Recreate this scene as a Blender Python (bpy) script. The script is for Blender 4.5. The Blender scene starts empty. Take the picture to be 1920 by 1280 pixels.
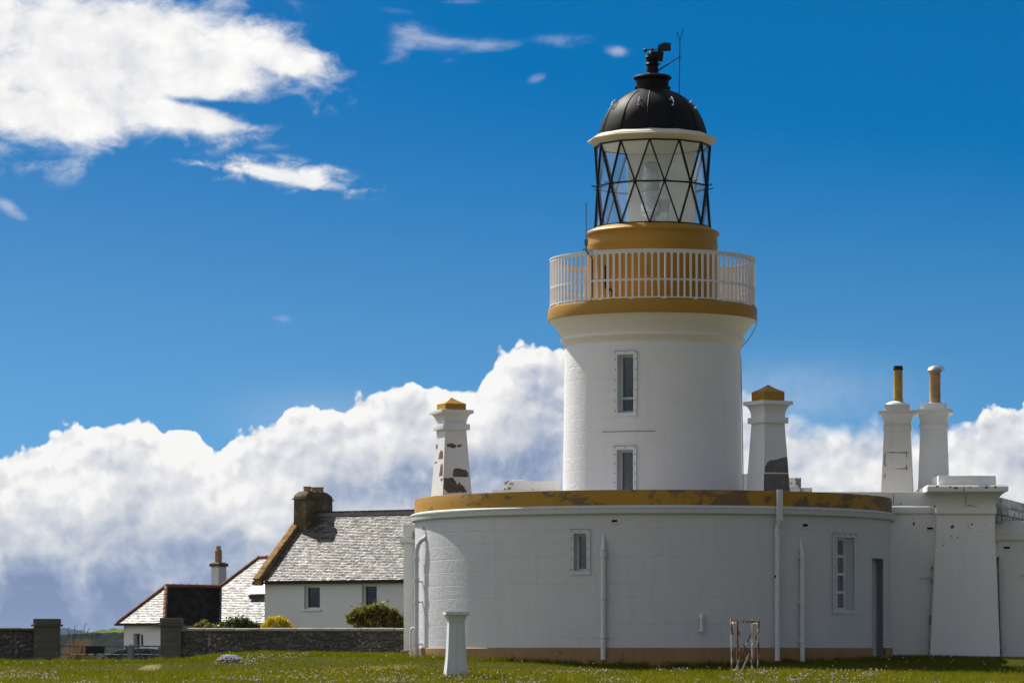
import bpy, bmesh, math, random
import numpy as np
from mathutils import Vector, Matrix
R = math.radians
random.seed(7); rng = np.random.default_rng(7)
scene = bpy.context.scene
COL = scene.collection
# ---------------------------------------------------------------- measuring
F, H, CX = 6900.0, 1222.0, 960.0          # focal length and horizon measured on the photograph (metres from angles)
S = 82.0 / F
def at(px, py, Y):
    return Vector(((px - CX) * Y / F, Y, (H - py) * Y / F))
AX, AY = (1223.4 - CX) * S, 82.0          # tower axis
def zs(py, Y=82.0): return (H - py) * Y / F
def pol(r, th, z, cx=None, cy=None):      # th in degrees from "towards the lawn", + = to the right
    cx = AX if cx is None else cx; cy = AY if cy is None else cy
    return Vector((cx + r * math.sin(R(th)), cy - r * math.cos(R(th)), z))
def sm(a, b, x):
    t = min(1, max(0, (x - a) / (b - a))); return t * t * (3 - 2 * t)
def gz(x, y):                             # ground height
    if y < 62: z = -.747 - .0155 * (62 - y)
    elif y < 81: z = -.12 - .033 * (81 - y)
    else: z = -.12
    z -= .17 * sm(-6.0, -8.4, x) * sm(76, 84, y)
    z += .05 * math.exp(-((x + 4.0) / 2.2) ** 2 - ((y - 82) / 4) ** 2)
    z += .03 * math.sin(x * .9 + y * .31) * math.sin(y * .55 + .4) * sm(62, 70, y) * (1 - sm(84, 90, y))
    z -= .05 * math.exp(-((y - 74.5) / 1.6) ** 2)
    z -= 1.04 * sm(93, 130, y)
    z -= 5.0 * sm(240, 420, y)
    return z
def at_ground(px, py):   # where the sight line to a pixel meets the ground
    lo, hi = 55., 92.
    for _ in range(40):
        m = (lo + hi) / 2; z = (H - py) * m / F; x = (px - CX) * m / F
        if z > gz(x, m): lo = m
        else: hi = m
    return (px - CX) * lo / F, lo
SAND = at_ground(282, 1251)
# ---------------------------------------------------------------- node helper
class V:
    def __init__(s, g, k): s.g = g; s.k = k
    def _b(s, op, o, swap=False):
        a, b = (o, s) if swap else (s, o)
        return s.g.math(op, a, b)
    def __add__(s, o): return s._b('ADD', o)
    def __radd__(s, o): return s._b('ADD', o)
    def __sub__(s, o): return s._b('SUBTRACT', o)
    def __rsub__(s, o): return s._b('SUBTRACT', o, True)
    def __mul__(s, o): return s._b('MULTIPLY', o)
    def __rmul__(s, o): return s._b('MULTIPLY', o)
    def __truediv__(s, o): return s._b('DIVIDE', o)
    def __rtruediv__(s, o): return s._b('DIVIDE', o, True)
    def __neg__(s): return s * -1.0
class G:
    def __init__(s, nt): s.nt = nt
    def n(s, t, **p):
        nd = s.nt.nodes.new(t)
        for k, v in p.items(): setattr(nd, k, v)
        return nd
    def put(s, sock, v):
        if isinstance(v, V): s.nt.links.new(v.k, sock)
        elif v is not None:
            if sock.type == 'RGBA' and len(v) == 3: v = (*v, 1)
            sock.default_value = v
    def math(s, op, a, b=0.0, c=None, clamp=False):
        nd = s.n('ShaderNodeMath', operation=op, use_clamp=clamp)
        s.put(nd.inputs[0], a); s.put(nd.inputs[1], b)
        if c is not None: s.put(nd.inputs[2], c)
        return V(s, nd.outputs[0])
    def clamp(s, a): return s.math('ADD', a, 0.0, clamp=True)
    def mx(s, a, b): return s.math('MAXIMUM', a, b)
    def mn(s, a, b): return s.math('MINIMUM', a, b)
    def exp(s, a): return s.math('EXPONENT', a)
    def sstep(s, x, a, b, lo=0.0, hi=1.0):
        nd = s.n('ShaderNodeMapRange', interpolation_type='SMOOTHSTEP')
        s.put(nd.inputs[0], x); s.put(nd.inputs[1], a); s.put(nd.inputs[2], b); s.put(nd.inputs[3], lo); s.put(nd.inputs[4], hi)
        return V(s, nd.outputs[0])
    def lin(s, x, a, b, lo=0.0, hi=1.0):
        nd = s.n('ShaderNodeMapRange')
        s.put(nd.inputs[0], x); s.put(nd.inputs[1], a); s.put(nd.inputs[2], b); s.put(nd.inputs[3], lo); s.put(nd.inputs[4], hi)
        return V(s, nd.outputs[0])
    def comb(s, x, y, z=0.0):
        nd = s.n('ShaderNodeCombineXYZ')
        for i, v in enumerate((x, y, z)): s.put(nd.inputs[i], v)
        return V(s, nd.outputs[0])
    def sep(s, v):
        nd = s.n('ShaderNodeSeparateXYZ'); s.put(nd.inputs[0], v)
        return [V(s, o) for o in nd.outputs]
    def mapp(s, v, scale=(1, 1, 1), loc=(0, 0, 0), rot=(0, 0, 0)):
        nd = s.n('ShaderNodeMapping'); s.put(nd.inputs['Vector'], v)
        nd.inputs['Scale'].default_value = scale; nd.inputs['Location'].default_value = loc; nd.inputs['Rotation'].default_value = rot
        return V(s, nd.outputs[0])
    def noise(s, v, scale=1., detail=4., rough=.55, lac=2., dist=0., color=False, dim='3D'):
        nd = s.n('ShaderNodeTexNoise', noise_dimensions=dim)
        s.put(nd.inputs['Vector'], v)
        for k, x in (('Scale', scale), ('Detail', detail), ('Roughness', rough), ('Lacunarity', lac), ('Distortion', dist)): s.put(nd.inputs[k], x)
        return V(s, nd.outputs[1 if color else 0])
    def voro(s, v, scale=1., feature='F1', detail=0., rough=.5, smooth=None, out=0, dim='3D'):
        nd = s.n('ShaderNodeTexVoronoi', feature=feature, voronoi_dimensions=dim)
        s.put(nd.inputs['Vector'], v); s.put(nd.inputs['Scale'], scale)
        if 'Detail' in nd.inputs: s.put(nd.inputs['Detail'], detail); s.put(nd.inputs['Roughness'], rough)
        if smooth is not None: s.put(nd.inputs['Smoothness'], smooth)
        return V(s, nd.outputs[out])
    def mix(s, f, a, b, mode='MIX'):
        nd = s.n('ShaderNodeMix', data_type='RGBA', blend_type=mode)
        s.put(nd.inputs[0], f); s.put(nd.inputs[6], a); s.put(nd.inputs[7], b)
        return V(s, nd.outputs[2])
    def ramp(s, f, stops, interp='LINEAR'):
        nd = s.n('ShaderNodeValToRGB'); s.put(nd.inputs[0], f)
        cr = nd.color_ramp; cr.interpolation = interp
        while len(cr.elements) < len(stops): cr.elements.new(.5)
        for e, (p, c) in zip(cr.elements, stops):
            e.position = p; e.color = (*c, 1) if len(c) == 3 else c
        return V(s, nd.outputs[0])
    def tc(s, which='Object'): return V(s, s.n('ShaderNodeTexCoord').outputs[which])
    def geo(s, which): return V(s, s.n('ShaderNodeNewGeometry').outputs[which])
    def bump(s, h, strength=.3, dist=.02, normal=None):
        nd = s.n('ShaderNodeBump'); s.put(nd.inputs['Height'], h)
        nd.inputs['Strength'].default_value = strength; nd.inputs['Distance'].default_value = dist
        if normal is not None: s.put(nd.inputs['Normal'], normal)
        return V(s, nd.outputs[0])
    def attr(s, name):
        nd = s.n('ShaderNodeAttribute'); nd.attribute_name = name
        return V(s, nd.outputs['Fac'])
def newmat(name):
    m = bpy.data.materials.new(name); m.use_nodes = True
    nt = m.node_tree; b = nt.nodes['Principled BSDF']; return m, G(nt), b
def srgb(r, g, b):
    f = lambda c: (c / 255 / 12.92) if c <= 10 else ((c / 255 + .055) / 1.055) ** 2.4
    return (f(r), f(g), f(b))
MATS = {}
def simple(name, c, rough=.6, spec=.3, metal=0., var=.12, scale=6., bump=0., bscale=40.):
    m, g, b = newmat(name)
    v = g.tc('Object')
    n = g.noise(v, scale, 5, .6)
    col = g.mix(g.lin(n, .3, .7), tuple(x * (1 - var) for x in c), tuple(min(1, x * (1 + var)) for x in c))
    g.put(b.inputs['Base Color'], col)
    b.inputs['Roughness'].default_value = rough; b.inputs['Specular IOR Level'].default_value = spec; b.inputs['Metallic'].default_value = metal
    if bump: g.put(b.inputs['Normal'], g.bump(g.noise(v, bscale, 4, .6), bump, .01))
    MATS[name] = m; return m
# ---------------------------------------------------------------- mesh builder
class MB:
    def __init__(s): s.v = []; s.f = []; s.uv = []; s.mi = []; s.cur = 0; s.smooth = []
    def vert(s, p): s.v.append(tuple(p)); return len(s.v) - 1
    def face(s, idx, uv=None, sm_=False):
        s.f.append(tuple(idx)); s.uv.append(uv); s.mi.append(s.cur); s.smooth.append(sm_)
    def poly(s, pts, uv=None, sm_=False):
        s.face([s.vert(p) for p in pts], uv, sm_)
    def box(s, c, d, M=None, taper=None):
        """box centred c, size d, in frame M (Matrix 4x4); taper=(tx,ty) scales the top"""
        tx, ty = taper or (1, 1); ids = []
        for z in (-1, 1):
            for x, y in ((-1, -1), (1, -1), (1, 1), (-1, 1)):
                kx, ky = (tx, ty) if z > 0 else (1, 1)
                p = Vector((c[0] + x * d[0] / 2 * kx, c[1] + y * d[1] / 2 * ky, c[2] + z * d[2] / 2))
                ids.append(s.vert(M @ p if M else p))
        for q in ((3, 2, 1, 0), (4, 5, 6, 7), (0, 1, 5, 4), (1, 2, 6, 5), (2, 3, 7, 6), (3, 0, 4, 7)):
            s.face([ids[i] for i in q])
    def bar(s, a, b, w, d=None, up=(0, 0, 1)):
        a = Vector(a); b = Vector(b); d = d or w; z = (b - a); L = z.length; z.normalize()
        u = Vector(up)
        if abs(u.dot(z)) > .98: u = Vector((0, 1, 0))
        x = u.cross(z).normalized(); y = z.cross(x)
        M = Matrix((x, y, z)).transposed().to_4x4(); M.translation = (a + b) / 2
        s.box((0, 0, 0), (w, d, L), M)
    def tube(s, pts, r, seg=8, cap=True, closed=False):
        pts = [Vector(p) for p in pts]; n = len(pts)
        rs = r if isinstance(r, (list, tuple)) else [r] * n
        rings = []; prev = None
        for i, p in enumerate(pts):
            if closed: t = pts[(i + 1) % n] - pts[i - 1]
            else: t = pts[min(i + 1, n - 1)] - pts[max(i - 1, 0)]
            t.normalize()
            if prev is None:
                u = Vector((0, 0, 1)) if abs(t.z) < .9 else Vector((1, 0, 0))
                x = u.cross(t).normalized()
            else:
                x = (prev - t * prev.dot(t)).normalized()
            prev = x; y = t.cross(x)
            rings.append([s.vert(p + (x * math.cos(2 * math.pi * k / seg) + y * math.sin(2 * math.pi * k / seg)) * rs[i]) for k in range(seg)])
        m = n if closed else n - 1
        for i in range(m):
            a, b = rings[i], rings[(i + 1) % n]
            for k in range(seg):
                s.face((a[k], a[(k + 1) % seg], b[(k + 1) % seg], b[k]), None, True)
        if cap and not closed:
            s.face(rings[0][::-1]); s.face(rings[-1])
    def lathe(s, prof, cx, cy, seg=96, a0=-180., a1=180., cap_top=False, cap_bot=False, poly_off=None):
        """revolve profile [(r,z)...] about a vertical axis"""
        full = abs((a1 - a0) - 360) < 1e-6; off = poly_off or 0.
        n = seg if full else seg + 1
        ths = [a0 + off + (a1 - a0) * k / seg for k in range(n)]
        rref = max(p[0] for p in prof); rings = []; L = 0; Ls = []
        for i, (r, z) in enumerate(prof):
            if i: L += math.hypot(r - prof[i - 1][0], z - prof[i - 1][1])
            Ls.append(L); rings.append([s.vert(pol(r, t, z, cx, cy)) for t in ths])
        for i in range(len(prof) - 1):
            for k in range(seg):
                k2 = (k + 1) % n; u0 = R(a0 + (a1 - a0) * k / seg) * rref; u1 = R(a0 + (a1 - a0) * (k + 1) / seg) * rref
                s.face((rings[i][k], rings[i][k2], rings[i + 1][k2], rings[i + 1][k]),
                       ((u0, Ls[i]), (u1, Ls[i]), (u1, Ls[i + 1]), (u0, Ls[i + 1])), poly_off is None)
        if cap_top: s.face(rings[-1])
        if cap_bot: s.face(rings[0][::-1])
    def wall(s, cx, cy, rf, z0, z1, holes, step=2.0, zstep=.5):
        """curved wall with real openings; holes = (a0,a1,z0,z1,depth)"""
        th = set(round(-180 + step * k, 4) for k in range(int(360 / step)))
        zz = set(round(z0 + (z1 - z0) * k / max(1, int((z1 - z0) / zstep)), 5) for k in range(max(1, int((z1 - z0) / zstep)) + 1))
        for h in holes:
            th = {t for t in th if min(abs(t - h[0]), abs(t - h[1])) > .25} | {h[0], h[1]}
            zz = {t for t in zz if min(abs(t - h[2]), abs(t - h[3])) > .02 or t in (z0, z1)} | {h[2], h[3]}
        th = sorted(th); zz = sorted(zz); n = len(th); rr = rf(z0)
        ids = [[s.vert(pol(rf(z), t, z, cx, cy)) for t in th] for z in zz]
        for i in range(len(zz) - 1):
            for k in range(n):
                t0 = th[k]; t1 = th[k + 1] if k + 1 < n else th[0] + 360
                tm = (t0 + t1) / 2; zm = (zz[i] + zz[i + 1]) / 2
                if any(h[0] < tm < h[1] and h[2] < zm < h[3] for h in holes): continue
                k2 = (k + 1) % n
                s.face((ids[i][k], ids[i][k2], ids[i + 1][k2], ids[i + 1][k]),
                       ((R(t0) * rr, zz[i]), (R(t1) * rr, zz[i]), (R(t1) * rr, zz[i + 1]), (R(t0) * rr, zz[i + 1])), True)
        for (a0, a1, za, zb, d) in holes:
            P = lambda a, z, dd: pol(rf(z) - dd, a, z, cx, cy)
            s.poly((P(a0, za, 0), P(a0, zb, 0), P(a0, zb, d), P(a0, za, d)))
            s.poly((P(a1, za, d), P(a1, zb, d), P(a1, zb, 0), P(a1, za, 0)))
            s.poly((P(a0, za, d), P(a1, za, d), P(a1, za, 0), P(a0, za, 0)))
            s.poly((P(a0, zb, 0), P(a1, zb, 0), P(a1, zb, d), P(a0, zb, d)))
    def loft(s, rings, cap=True, sm_=False):
        ids = [[s.vert(p) for p in r] for r in rings]; n = len(ids[0])
        for i in range(len(ids) - 1):
            for k in range(n):
                s.face((ids[i][k], ids[i][(k + 1) % n], ids[i + 1][(k + 1) % n], ids[i + 1][k]), None, sm_)
        if cap: s.face(ids[0][::-1]); s.face(ids[-1])
    def sphere(s, c, r, seg=10, ring=6, sc=(1, 1, 1)):
        c = Vector(c); rings = []
        top = s.vert(c + Vector((0, 0, r * sc[2]))); bot = s.vert(c - Vector((0, 0, r * sc[2])))
        for i in range(1, ring):
            a = math.pi * i / ring
            rings.append([s.vert(c + Vector((r * sc[0] * math.sin(a) * math.cos(2 * math.pi * k / seg), r * sc[1] * math.sin(a) * math.sin(2 * math.pi * k / seg), r * sc[2] * math.cos(a)))) for k in range(seg)])
        for k in range(seg):
            s.face((top, rings[0][k], rings[0][(k + 1) % seg]), None, True); s.face((bot, rings[-1][(k + 1) % seg], rings[-1][k]), None, True)
            for i in range(len(rings) - 1):
                s.face((rings[i][k], rings[i + 1][k], rings[i + 1][(k + 1) % seg], rings[i][(k + 1) % seg]), None, True)
    def extrude(s, pts, d):
        """closed polygon pts extruded by vector d"""
        d = Vector(d); a = [s.vert(p) for p in pts]; b = [s.vert(Vector(p) + d) for p in pts]; n = len(a)
        s.face(a); s.face(b[::-1])
        for k in range(n): s.face((a[k], b[k], b[(k + 1) % n], a[(k + 1) % n]))
    def mesh(s, name, mats, origin=(0, 0, 0), bevel=0.0, fix=True):
        me = bpy.data.meshes.new(name); o = Vector(origin)
        me.from_pydata([tuple(Vector(p) - o) for p in s.v], [], s.f)
        uv = me.uv_layers.new(name='UVMap')
        data = np.zeros(len(me.loops) * 2, np.float32); i = 0
        for f, u in zip(s.f, s.uv):
            if u:
                for k, q in enumerate(u): data[2 * (i + k)] = q[0]; data[2 * (i + k) + 1] = q[1]
            i += len(f)
        uv.data.foreach_set('uv', data)
        me.polygons.foreach_set('material_index', s.mi)
        me.polygons.foreach_set('use_smooth', s.smooth)
        for m in (mats if isinstance(mats, (list, tuple)) else [mats]): me.materials.append(m)
        if fix:
            bm = bmesh.new(); bm.from_mesh(me); bmesh.ops.remove_doubles(bm, verts=bm.verts, dist=1e-5)
            bmesh.ops.recalc_face_normals(bm, faces=bm.faces)
            if bevel:
                es = [e for e in bm.edges if len(e.link_faces) == 2 and e.calc_face_angle(0) > R(35)]
                bmesh.ops.bevel(bm, geom=es, offset=bevel, segments=2, profile=.6, affect='EDGES', clamp_overlap=True)
            bm.to_mesh(me); bm.free()
        me.set_sharp_from_angle(angle=R(32))
        return me
class Thing:
    def __init__(s, name, label, cat, origin, group=None, kind=None):
        s.o = bpy.data.objects.new(name, None); COL.objects.link(s.o); s.origin = Vector(origin)
        s.o.location = s.origin; s.o.empty_display_size = .2
        s.o['label'] = label; s.o['category'] = cat
        if group: s.o['group'] = group
        if kind: s.o['kind'] = kind
    def part(s, name, mb, mats, parent=None, label=None, bevel=0., fix=True):
        me = mb.mesh(name, mats, s.origin, bevel, fix) if isinstance(mb, MB) else mb
        ob = bpy.data.objects.new(name, me); COL.objects.link(ob); ob.parent = parent or s.o
        if label: ob['label'] = label
        return ob
def solo(name, mb, mats, label=None, cat=None, kind=None, group=None, origin=(0, 0, 0), bevel=0., fix=True):
    me = mb.mesh(name, mats, origin, bevel, fix) if isinstance(mb, MB) else mb
    ob = bpy.data.objects.new(name, me); COL.objects.link(ob); ob.location = origin
    if label: ob['label'] = label
    if cat: ob['category'] = cat
    if kind: ob['kind'] = kind
    if group: ob['group'] = group
    return ob
def frame_at(o, x, y, z):
    M = Matrix((Vector(x).normalized(), Vector(y).normalized(), Vector(z).normalized())).transposed().to_4x4(); M.translation = Vector(o); return M
def wall_frame(r, th, z, cx=None, cy=None):  # x = along the wall to the right, y = inward, z up
    t = R(th)
    return frame_at(pol(r, th, z, cx, cy), (math.cos(t), math.sin(t), 0), (-math.sin(t), math.cos(t), 0), (0, 0, 1))
# ================================================================= materials
def painted(name, c, dirt=.10, stone=False, peel=None, peelc=(.16, .15, .14), peel_at=.66, pscale=1.1, streak=.0, uvw=True, rough=.62, peel_x=0.):
    """old masonry paint; stone=True shows the squared blocks under the paint as relief; peel = bare patches"""
    m, g, b = newmat(name)
    v = g.tc('Object'); uv = g.tc('UV')
    n1 = g.noise(v, .9, 6, .62); n2 = g.noise(v, 9., 5, .65); n3 = g.noise(g.mapp(v, (6, 6, .35)), 1.5, 5, .6)
    k = g.clamp(g.lin(n1, .35, .75) * .6 + g.lin(n2, .4, .8) * .4)
    col = g.mix(k, c, tuple(x * (1 - dirt) for x in c))
    col = g.mix(g.lin(n3, .52, .8) * (streak if streak else .12), col, tuple(x * .62 for x in c))
    h = n2 * .35 + g.noise(v, 45., 4, .6) * .25
    if stone:
        br = g.n('ShaderNodeTexBrick'); br.offset = .47; br.offset_frequency = 2; br.squash = 1.35; br.squash_frequency = 3
        u_, v_, w_ = g.sep(uv); wob = g.noise(g.mapp(uv, (.5, 1.2, 1)), 1.4, 3, .5)
        wv = g.comb(u_ + (g.noise(uv, 2.3, 2, .5) - .5) * .07 + g.math('FLOOR', v_ / .285) * .137, v_ + (wob - .5) * .045, 0.)
        g.put(br.inputs['Vector'], wv)
        for kk, x in (('Scale', 1.), ('Mortar Size', .012), ('Mortar Smooth', .35), ('Brick Width', .68), ('Row Height', .285), ('Bias', 0.)): br.inputs[kk].default_value = x
        br.inputs['Color1'].default_value = (.45, .45, .45, 1); br.inputs['Color2'].default_value = (1, 1, 1, 1); br.inputs['Mortar'].default_value = (.40, .40, .40, 1)
        bc = V(g, br.outputs['Color'])
        tool = g.noise(v, 10., 6, .68, dist=.5)
        h = h * .5 + bc * .38 + tool * (.5 + bc) * 1.2
    nrm = g.bump(h, .85 if stone else .35, .010 if stone else .006)
    if peel:
        pv_ = g.mapp(v, (.75, .75, 1.5)) if peel_x else v
        d = g.noise(pv_, pscale, 7, .62, dist=.3) + g.noise(v, pscale * 7, 4, .6) * .16
        if peel_x: d = d + g.sep(v)[0] * peel_x
        pe = .018 if peel_x else .004; pk = g.sstep(d, peel_at + .08 - pe, peel_at + .08 + pe)
        col = g.mix(pk * peel, col, g.mix(g.noise(v, 18, 4, .6), tuple(x * .7 for x in peelc), tuple(x * 1.3 for x in peelc)))
    g.put(b.inputs['Base Color'], col); g.put(b.inputs['Normal'], nrm)
    b.inputs['Roughness'].default_value = rough; b.inputs['Specular IOR Level'].default_value = .25
    MATS[name] = m; return m
WHITE = (.78, .775, .76)
m_tower = painted('white_tower_paint', (.80, .79, .775), .08, stone=True, streak=.22)
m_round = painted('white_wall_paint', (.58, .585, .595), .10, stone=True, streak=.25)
m_white = painted('white_trim_paint', (.77, .77, .755), .09)
m_cream = painted('cream_paint', (.72, .66, .5), .12)
m_corbel = painted('corbel_paint', (.80, .75, .65), .08)
m_wing = painted('old_white_paint', (.86, .845, .81), .10, streak=.18, peel=.9, peel_at=.735, pscale=1.6)
m_wing_grey = painted('stained_grey_white_paint', (.64, .63, .61), .18, streak=.35, peel=.9, peel_at=.72, pscale=2.2)
m_peel = painted('peeling_white_paint', (.76, .75, .72), .16, streak=.3, peel=1., peel_at=.60, pscale=3.2, peelc=(.22, .2, .18))
m_dark_peel = painted('weathered_parapet', (.42, .41, .39), .3, streak=.6, peel=.8, peel_at=.56, pscale=2.5, peelc=(.06, .06, .06))
OCH = (.41, .215, .024)
m_ochre = painted('ochre_paint', OCH, .14, rough=.5)
m_ochre_peel = painted('flaking_ochre_paint', OCH, .2, peel=.8, peel_at=.53, pscale=1.9, peel_x=.012, streak=.35, peelc=(.12, .09, .055), rough=.7)
m_ochre_old = painted('stained_ochre_plinth', (.33, .20, .085), .4, streak=.5, peel=.6, peel_at=.66, pscale=1.6, peelc=(.08, .07, .05))
m_rail = simple('white_rail_paint', (.74, .72, .72), .45, .4, var=.05)
m_black = simple('black_gloss_paint', (.006, .006, .007), .4, .2, var=.2)
m_dome = simple('black_dome_paint', (.010, .009, .009), .55, .10, var=.25, scale=3.)
m_silver = simple('galvanised_steel', (.55, .56, .58), .35, .5, .8)
m_grey = simple('grey_paint', (.12, .125, .135), .5)
m_pipe = simple('white_pipe_paint', (.61, .615, .625), .5, .35, var=.07, scale=8)
m_rustpipe = painted('rust_streaked_pipe', (.70, .58, .50), .25, streak=.6, peel=1., peel_at=.53, pscale=4., peelc=(.26, .10, .035))
m_jamb_shade = simple('jamb_shade_grey', (.20, .21, .22), .6, .2)
m_dark = simple('dark_hole', (.01, .01, .011), .8, .1)
m_lampmetal = simple('pale_lamp_metal', (.5, .52, .53), .3, .5, .3, var=.1)
m_skypane = simple('roof_light_glass', (.30, .33, .34), .35, .3, var=.1)
m_groove_shade = simple('groove_shade_grey', (.30, .29, .28), .8, .1)
m_lead = simple('roof_lead', (.2, .2, .21), .7)
m_patch = simple('bare_render', (.17, .155, .145), .85, .15, var=.25, scale=9, bump=.5)
m_patch_brown = simple('bare_sandstone', (.16, .115, .09), .9, .1, var=.3, scale=9, bump=.6)
m_clay = simple('clay_pot', (.42, .25, .13), .75, .2, var=.25, scale=7)
m_yclay = simple('yellow_clay_pot', (.44, .27, .07), .7, .2, var=.3, scale=5)
m_soot = simple('sooty_clay', (.035, .028, .022), .8, .1)
m_sash = simple('white_sash', (.7, .7, .7), .4, .4, var=.04)
m_room = simple('dark_room', (.03, .03, .032), .9, .05)  # near-black sheets behind panes, coloured for the shade of unlit rooms
def glass(name, tint=(.9, .93, .95), refl=1.0, rough=.02, dirt=0.):
    m, g, b = newmat(name); nt = m.node_tree; nt.nodes.remove(b)
    tr = g.n('ShaderNodeBsdfTransparent'); tr.inputs[0].default_value = (*tint, 1)
    gl = g.n('ShaderNodeBsdfGlossy'); gl.inputs['Roughness'].default_value = rough; gl.inputs[0].default_value = (1, 1, 1, 1)
    dt = g.n('ShaderNodeVectorMath', operation='DOT_PRODUCT'); g.put(dt.inputs[0], g.geo('Normal')); g.put(dt.inputs[1], g.geo('Incoming'))
    sch = .04 + .96 * g.math('POWER', 1.0 - g.math('ABSOLUTE', V(g, dt.outputs['Value'])), 5.0)
    mx = g.n('ShaderNodeMixShader'); g.put(mx.inputs[0], g.clamp(sch * refl))
    nt.links.new(tr.outputs[0], mx.inputs[1]); nt.links.new(gl.outputs[0], mx.inputs[2]); last = mx
    if dirt:  # white film: dirt on panes, painted reflections and glints on lantern and lens
        df = g.n('ShaderNodeBsdfDiffuse'); df.inputs[0].default_value = (.7, .72, .74, 1)
        m2 = g.n('ShaderNodeMixShader'); g.put(m2.inputs[0], g.lin(g.noise(g.tc('Object'), 3., 4, .6), .3, .8, dirt * .5, dirt * 1.4))
        nt.links.new(mx.outputs[0], m2.inputs[1]); nt.links.new(df.outputs[0], m2.inputs[2]); last = m2
    nt.links.new(last.outputs[0], nt.nodes['Material Output'].inputs[0]); MATS[name] = m; return m
m_lglass = glass('lantern_glass', (.88, .92, .92), 1.8, .01, .09)
m_pane = glass('window_glass', (.5, .53, .56), 1.0, .02, .006)
m_lens = glass('lens_glass', (.9, .93, .94), 6., .03, .6)
m_sheet = glass('clear_cover_sheet', (.93, .95, .96), .35, .04, .006)
def slate_mat(name, dark, light, rough, spec, lichen=.35, rust=0.):
    m, g, b = newmat(name); v = g.tc('Object')
    rnd = g.geo('Random Per Island'); n = g.noise(v, 14, 5, .65); big = g.noise(v, .8, 5, .65)
    col = g.mix(rnd, dark, light)
    col = g.mix(g.sstep(n + big * .4, .66, .82) * lichen, col, (.36, .34, .27))
    col = g.mix(g.sstep(g.noise(g.mapp(v, loc=(7, 3, 1)), 3.2, 6, .7) + big * .3, .64, .72) * .85, col, (.045, .042, .03))
    if rust: col = g.mix(g.sstep(big, .5, .7) * rust, col, (.13, .055, .035))
    g.put(b.inputs['Base Color'], col)
    g.put(b.inputs['Roughness'], g.clamp(rough + (n - .5) * .35 + (rnd - .5) * .12))
    b.inputs['Specular IOR Level'].default_value = spec
    g.put(b.inputs['Normal'], g.bump(n, .35, .01)); MATS[name] = m; return m
m_slate = slate_mat('wet_grey_slate', (.035, .030, .024), (.23, .195, .155), .46, .85)
m_slate_hip = slate_mat('pale_grey_slate', (.05, .047, .043), (.20, .19, .17), .52, .30)
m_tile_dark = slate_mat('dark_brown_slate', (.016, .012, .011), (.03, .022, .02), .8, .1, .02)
m_ridge = simple('red_ridge_tile', (.26, .105, .065), .75, .2, var=.35, scale=5, bump=.4)
m_stone_ridge = simple('grey_ridge_stone', (.22, .19, .17), .85, .15, var=.3, scale=4, bump=.4)
m_skew = simple('lichened_skew_stone', (.29, .17, .065), .9, .1, var=.45, scale=6, bump=.6)
m_harl = painted('cottage_harl', (.70, .705, .72), .10, streak=.12)
m_stackstone = painted('lichened_chimney_harl', (.135, .105, .055), .35, streak=.7, peel=.8, peel_at=.58, pscale=2., peelc=(.22, .17, .12), rough=.95)
m_fascia = simple('black_gutter', (.012, .011, .01), .6)
def rubble(name):
    m, g, b = newmat(name); v = g.tc('Object')
    w = g.noise(v, 3., 3, .5, color=True)
    nd = g.n('ShaderNodeMix', data_type='VECTOR'); nd.inputs[0].default_value = .2
    g.put(nd.inputs[4], g.mapp(v, (.8, 1, 2.1))); g.nt.links.new(w.k, nd.inputs[5]); vv = V(g, nd.outputs[1])
    cell = g.voro(vv, 4.6, 'F1', out=1); edge = g.voro(vv, 4.6, 'DISTANCE_TO_EDGE', out=0)
    n = g.noise(v, 12, 6, .7); big = g.noise(v, 1.2, 4, .6)
    col = g.mix(g.sep(cell)[0], (.06, .057, .05), (.12, .112, .098))
    col = g.mix(g.sstep(edge + (n - .5) * .08, .0, .10), (.065, .062, .055), col)
    col = g.mix(g.sstep(n + big * .3, .72, .8), col, (.36, .35, .31))
    col = g.mix(g.sstep(g.noise(g.mapp(v, loc=(5, 2, 8)), 4, 6, .7), .58, .7) * .7, col, (.035, .037, .03))
    g.put(b.inputs['Base Color'], col); b.inputs['Roughness'].default_value = .95; b.inputs['Specular IOR Level'].default_value = .1
    g.put(b.inputs['Normal'], g.bump(g.sstep(edge, 0., .15) + n * .5, .8, .03)); MATS[name] = m; return m
m_rubble = rubble('dark_rubble_stone')
m_pier = painted('dark_dressed_stone', (.115, .105, .088), .3, streak=.5, peel=.5, peel_at=.6, pscale=3., peelc=(.2, .19, .16), rough=.95)
m_coping = painted('pale_coping_stone', (.33, .31, .27), .3, streak=.4, peel=.7, peel_at=.6, pscale=3., peelc=(.12, .12, .09), rough=.95)
m_ped = painted('flaking_white_wood', (.62, .66, .64), .22, streak=.85, peel=.8, peel_at=.66, pscale=2.4, peelc=(.3, .25, .2))
def rusty():
    m, g, b = newmat('rust_flecked_white_paint'); v = g.tc('Object')
    n = g.noise(g.mapp(v, (1, 1, .45)), 7., 6, .7); k = g.sstep(n, .47, .53)
    col = g.mix(k, (.50, .475, .42), g.mix(g.noise(v, 30, 4, .7), (.06, .022, .01), (.24, .09, .035)))
    g.put(b.inputs['Base Color'], col); b.inputs['Roughness'].default_value = .8; MATS['rusty'] = m; return m
m_rusty = rusty()
m_galv = simple('grey_gate_steel', (.2, .2, .2), .6, .3, .3)
m_sign = simple('dark_sign_board', (.012, .012, .012), .6)
m_carpaint = simple('dark_grey_car_paint', (.05, .05, .05), .35, .5, .2, var=.05)
m_carglass = simple('dark_car_glass', (.02, .025, .03), .12, .35, var=.05)
m_chrome = simple('silver_trim', (.6, .62, .64), .22, .6, .9, var=.03)
m_tyre = simple('black_rubber', (.015, .015, .015), .85)
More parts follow.
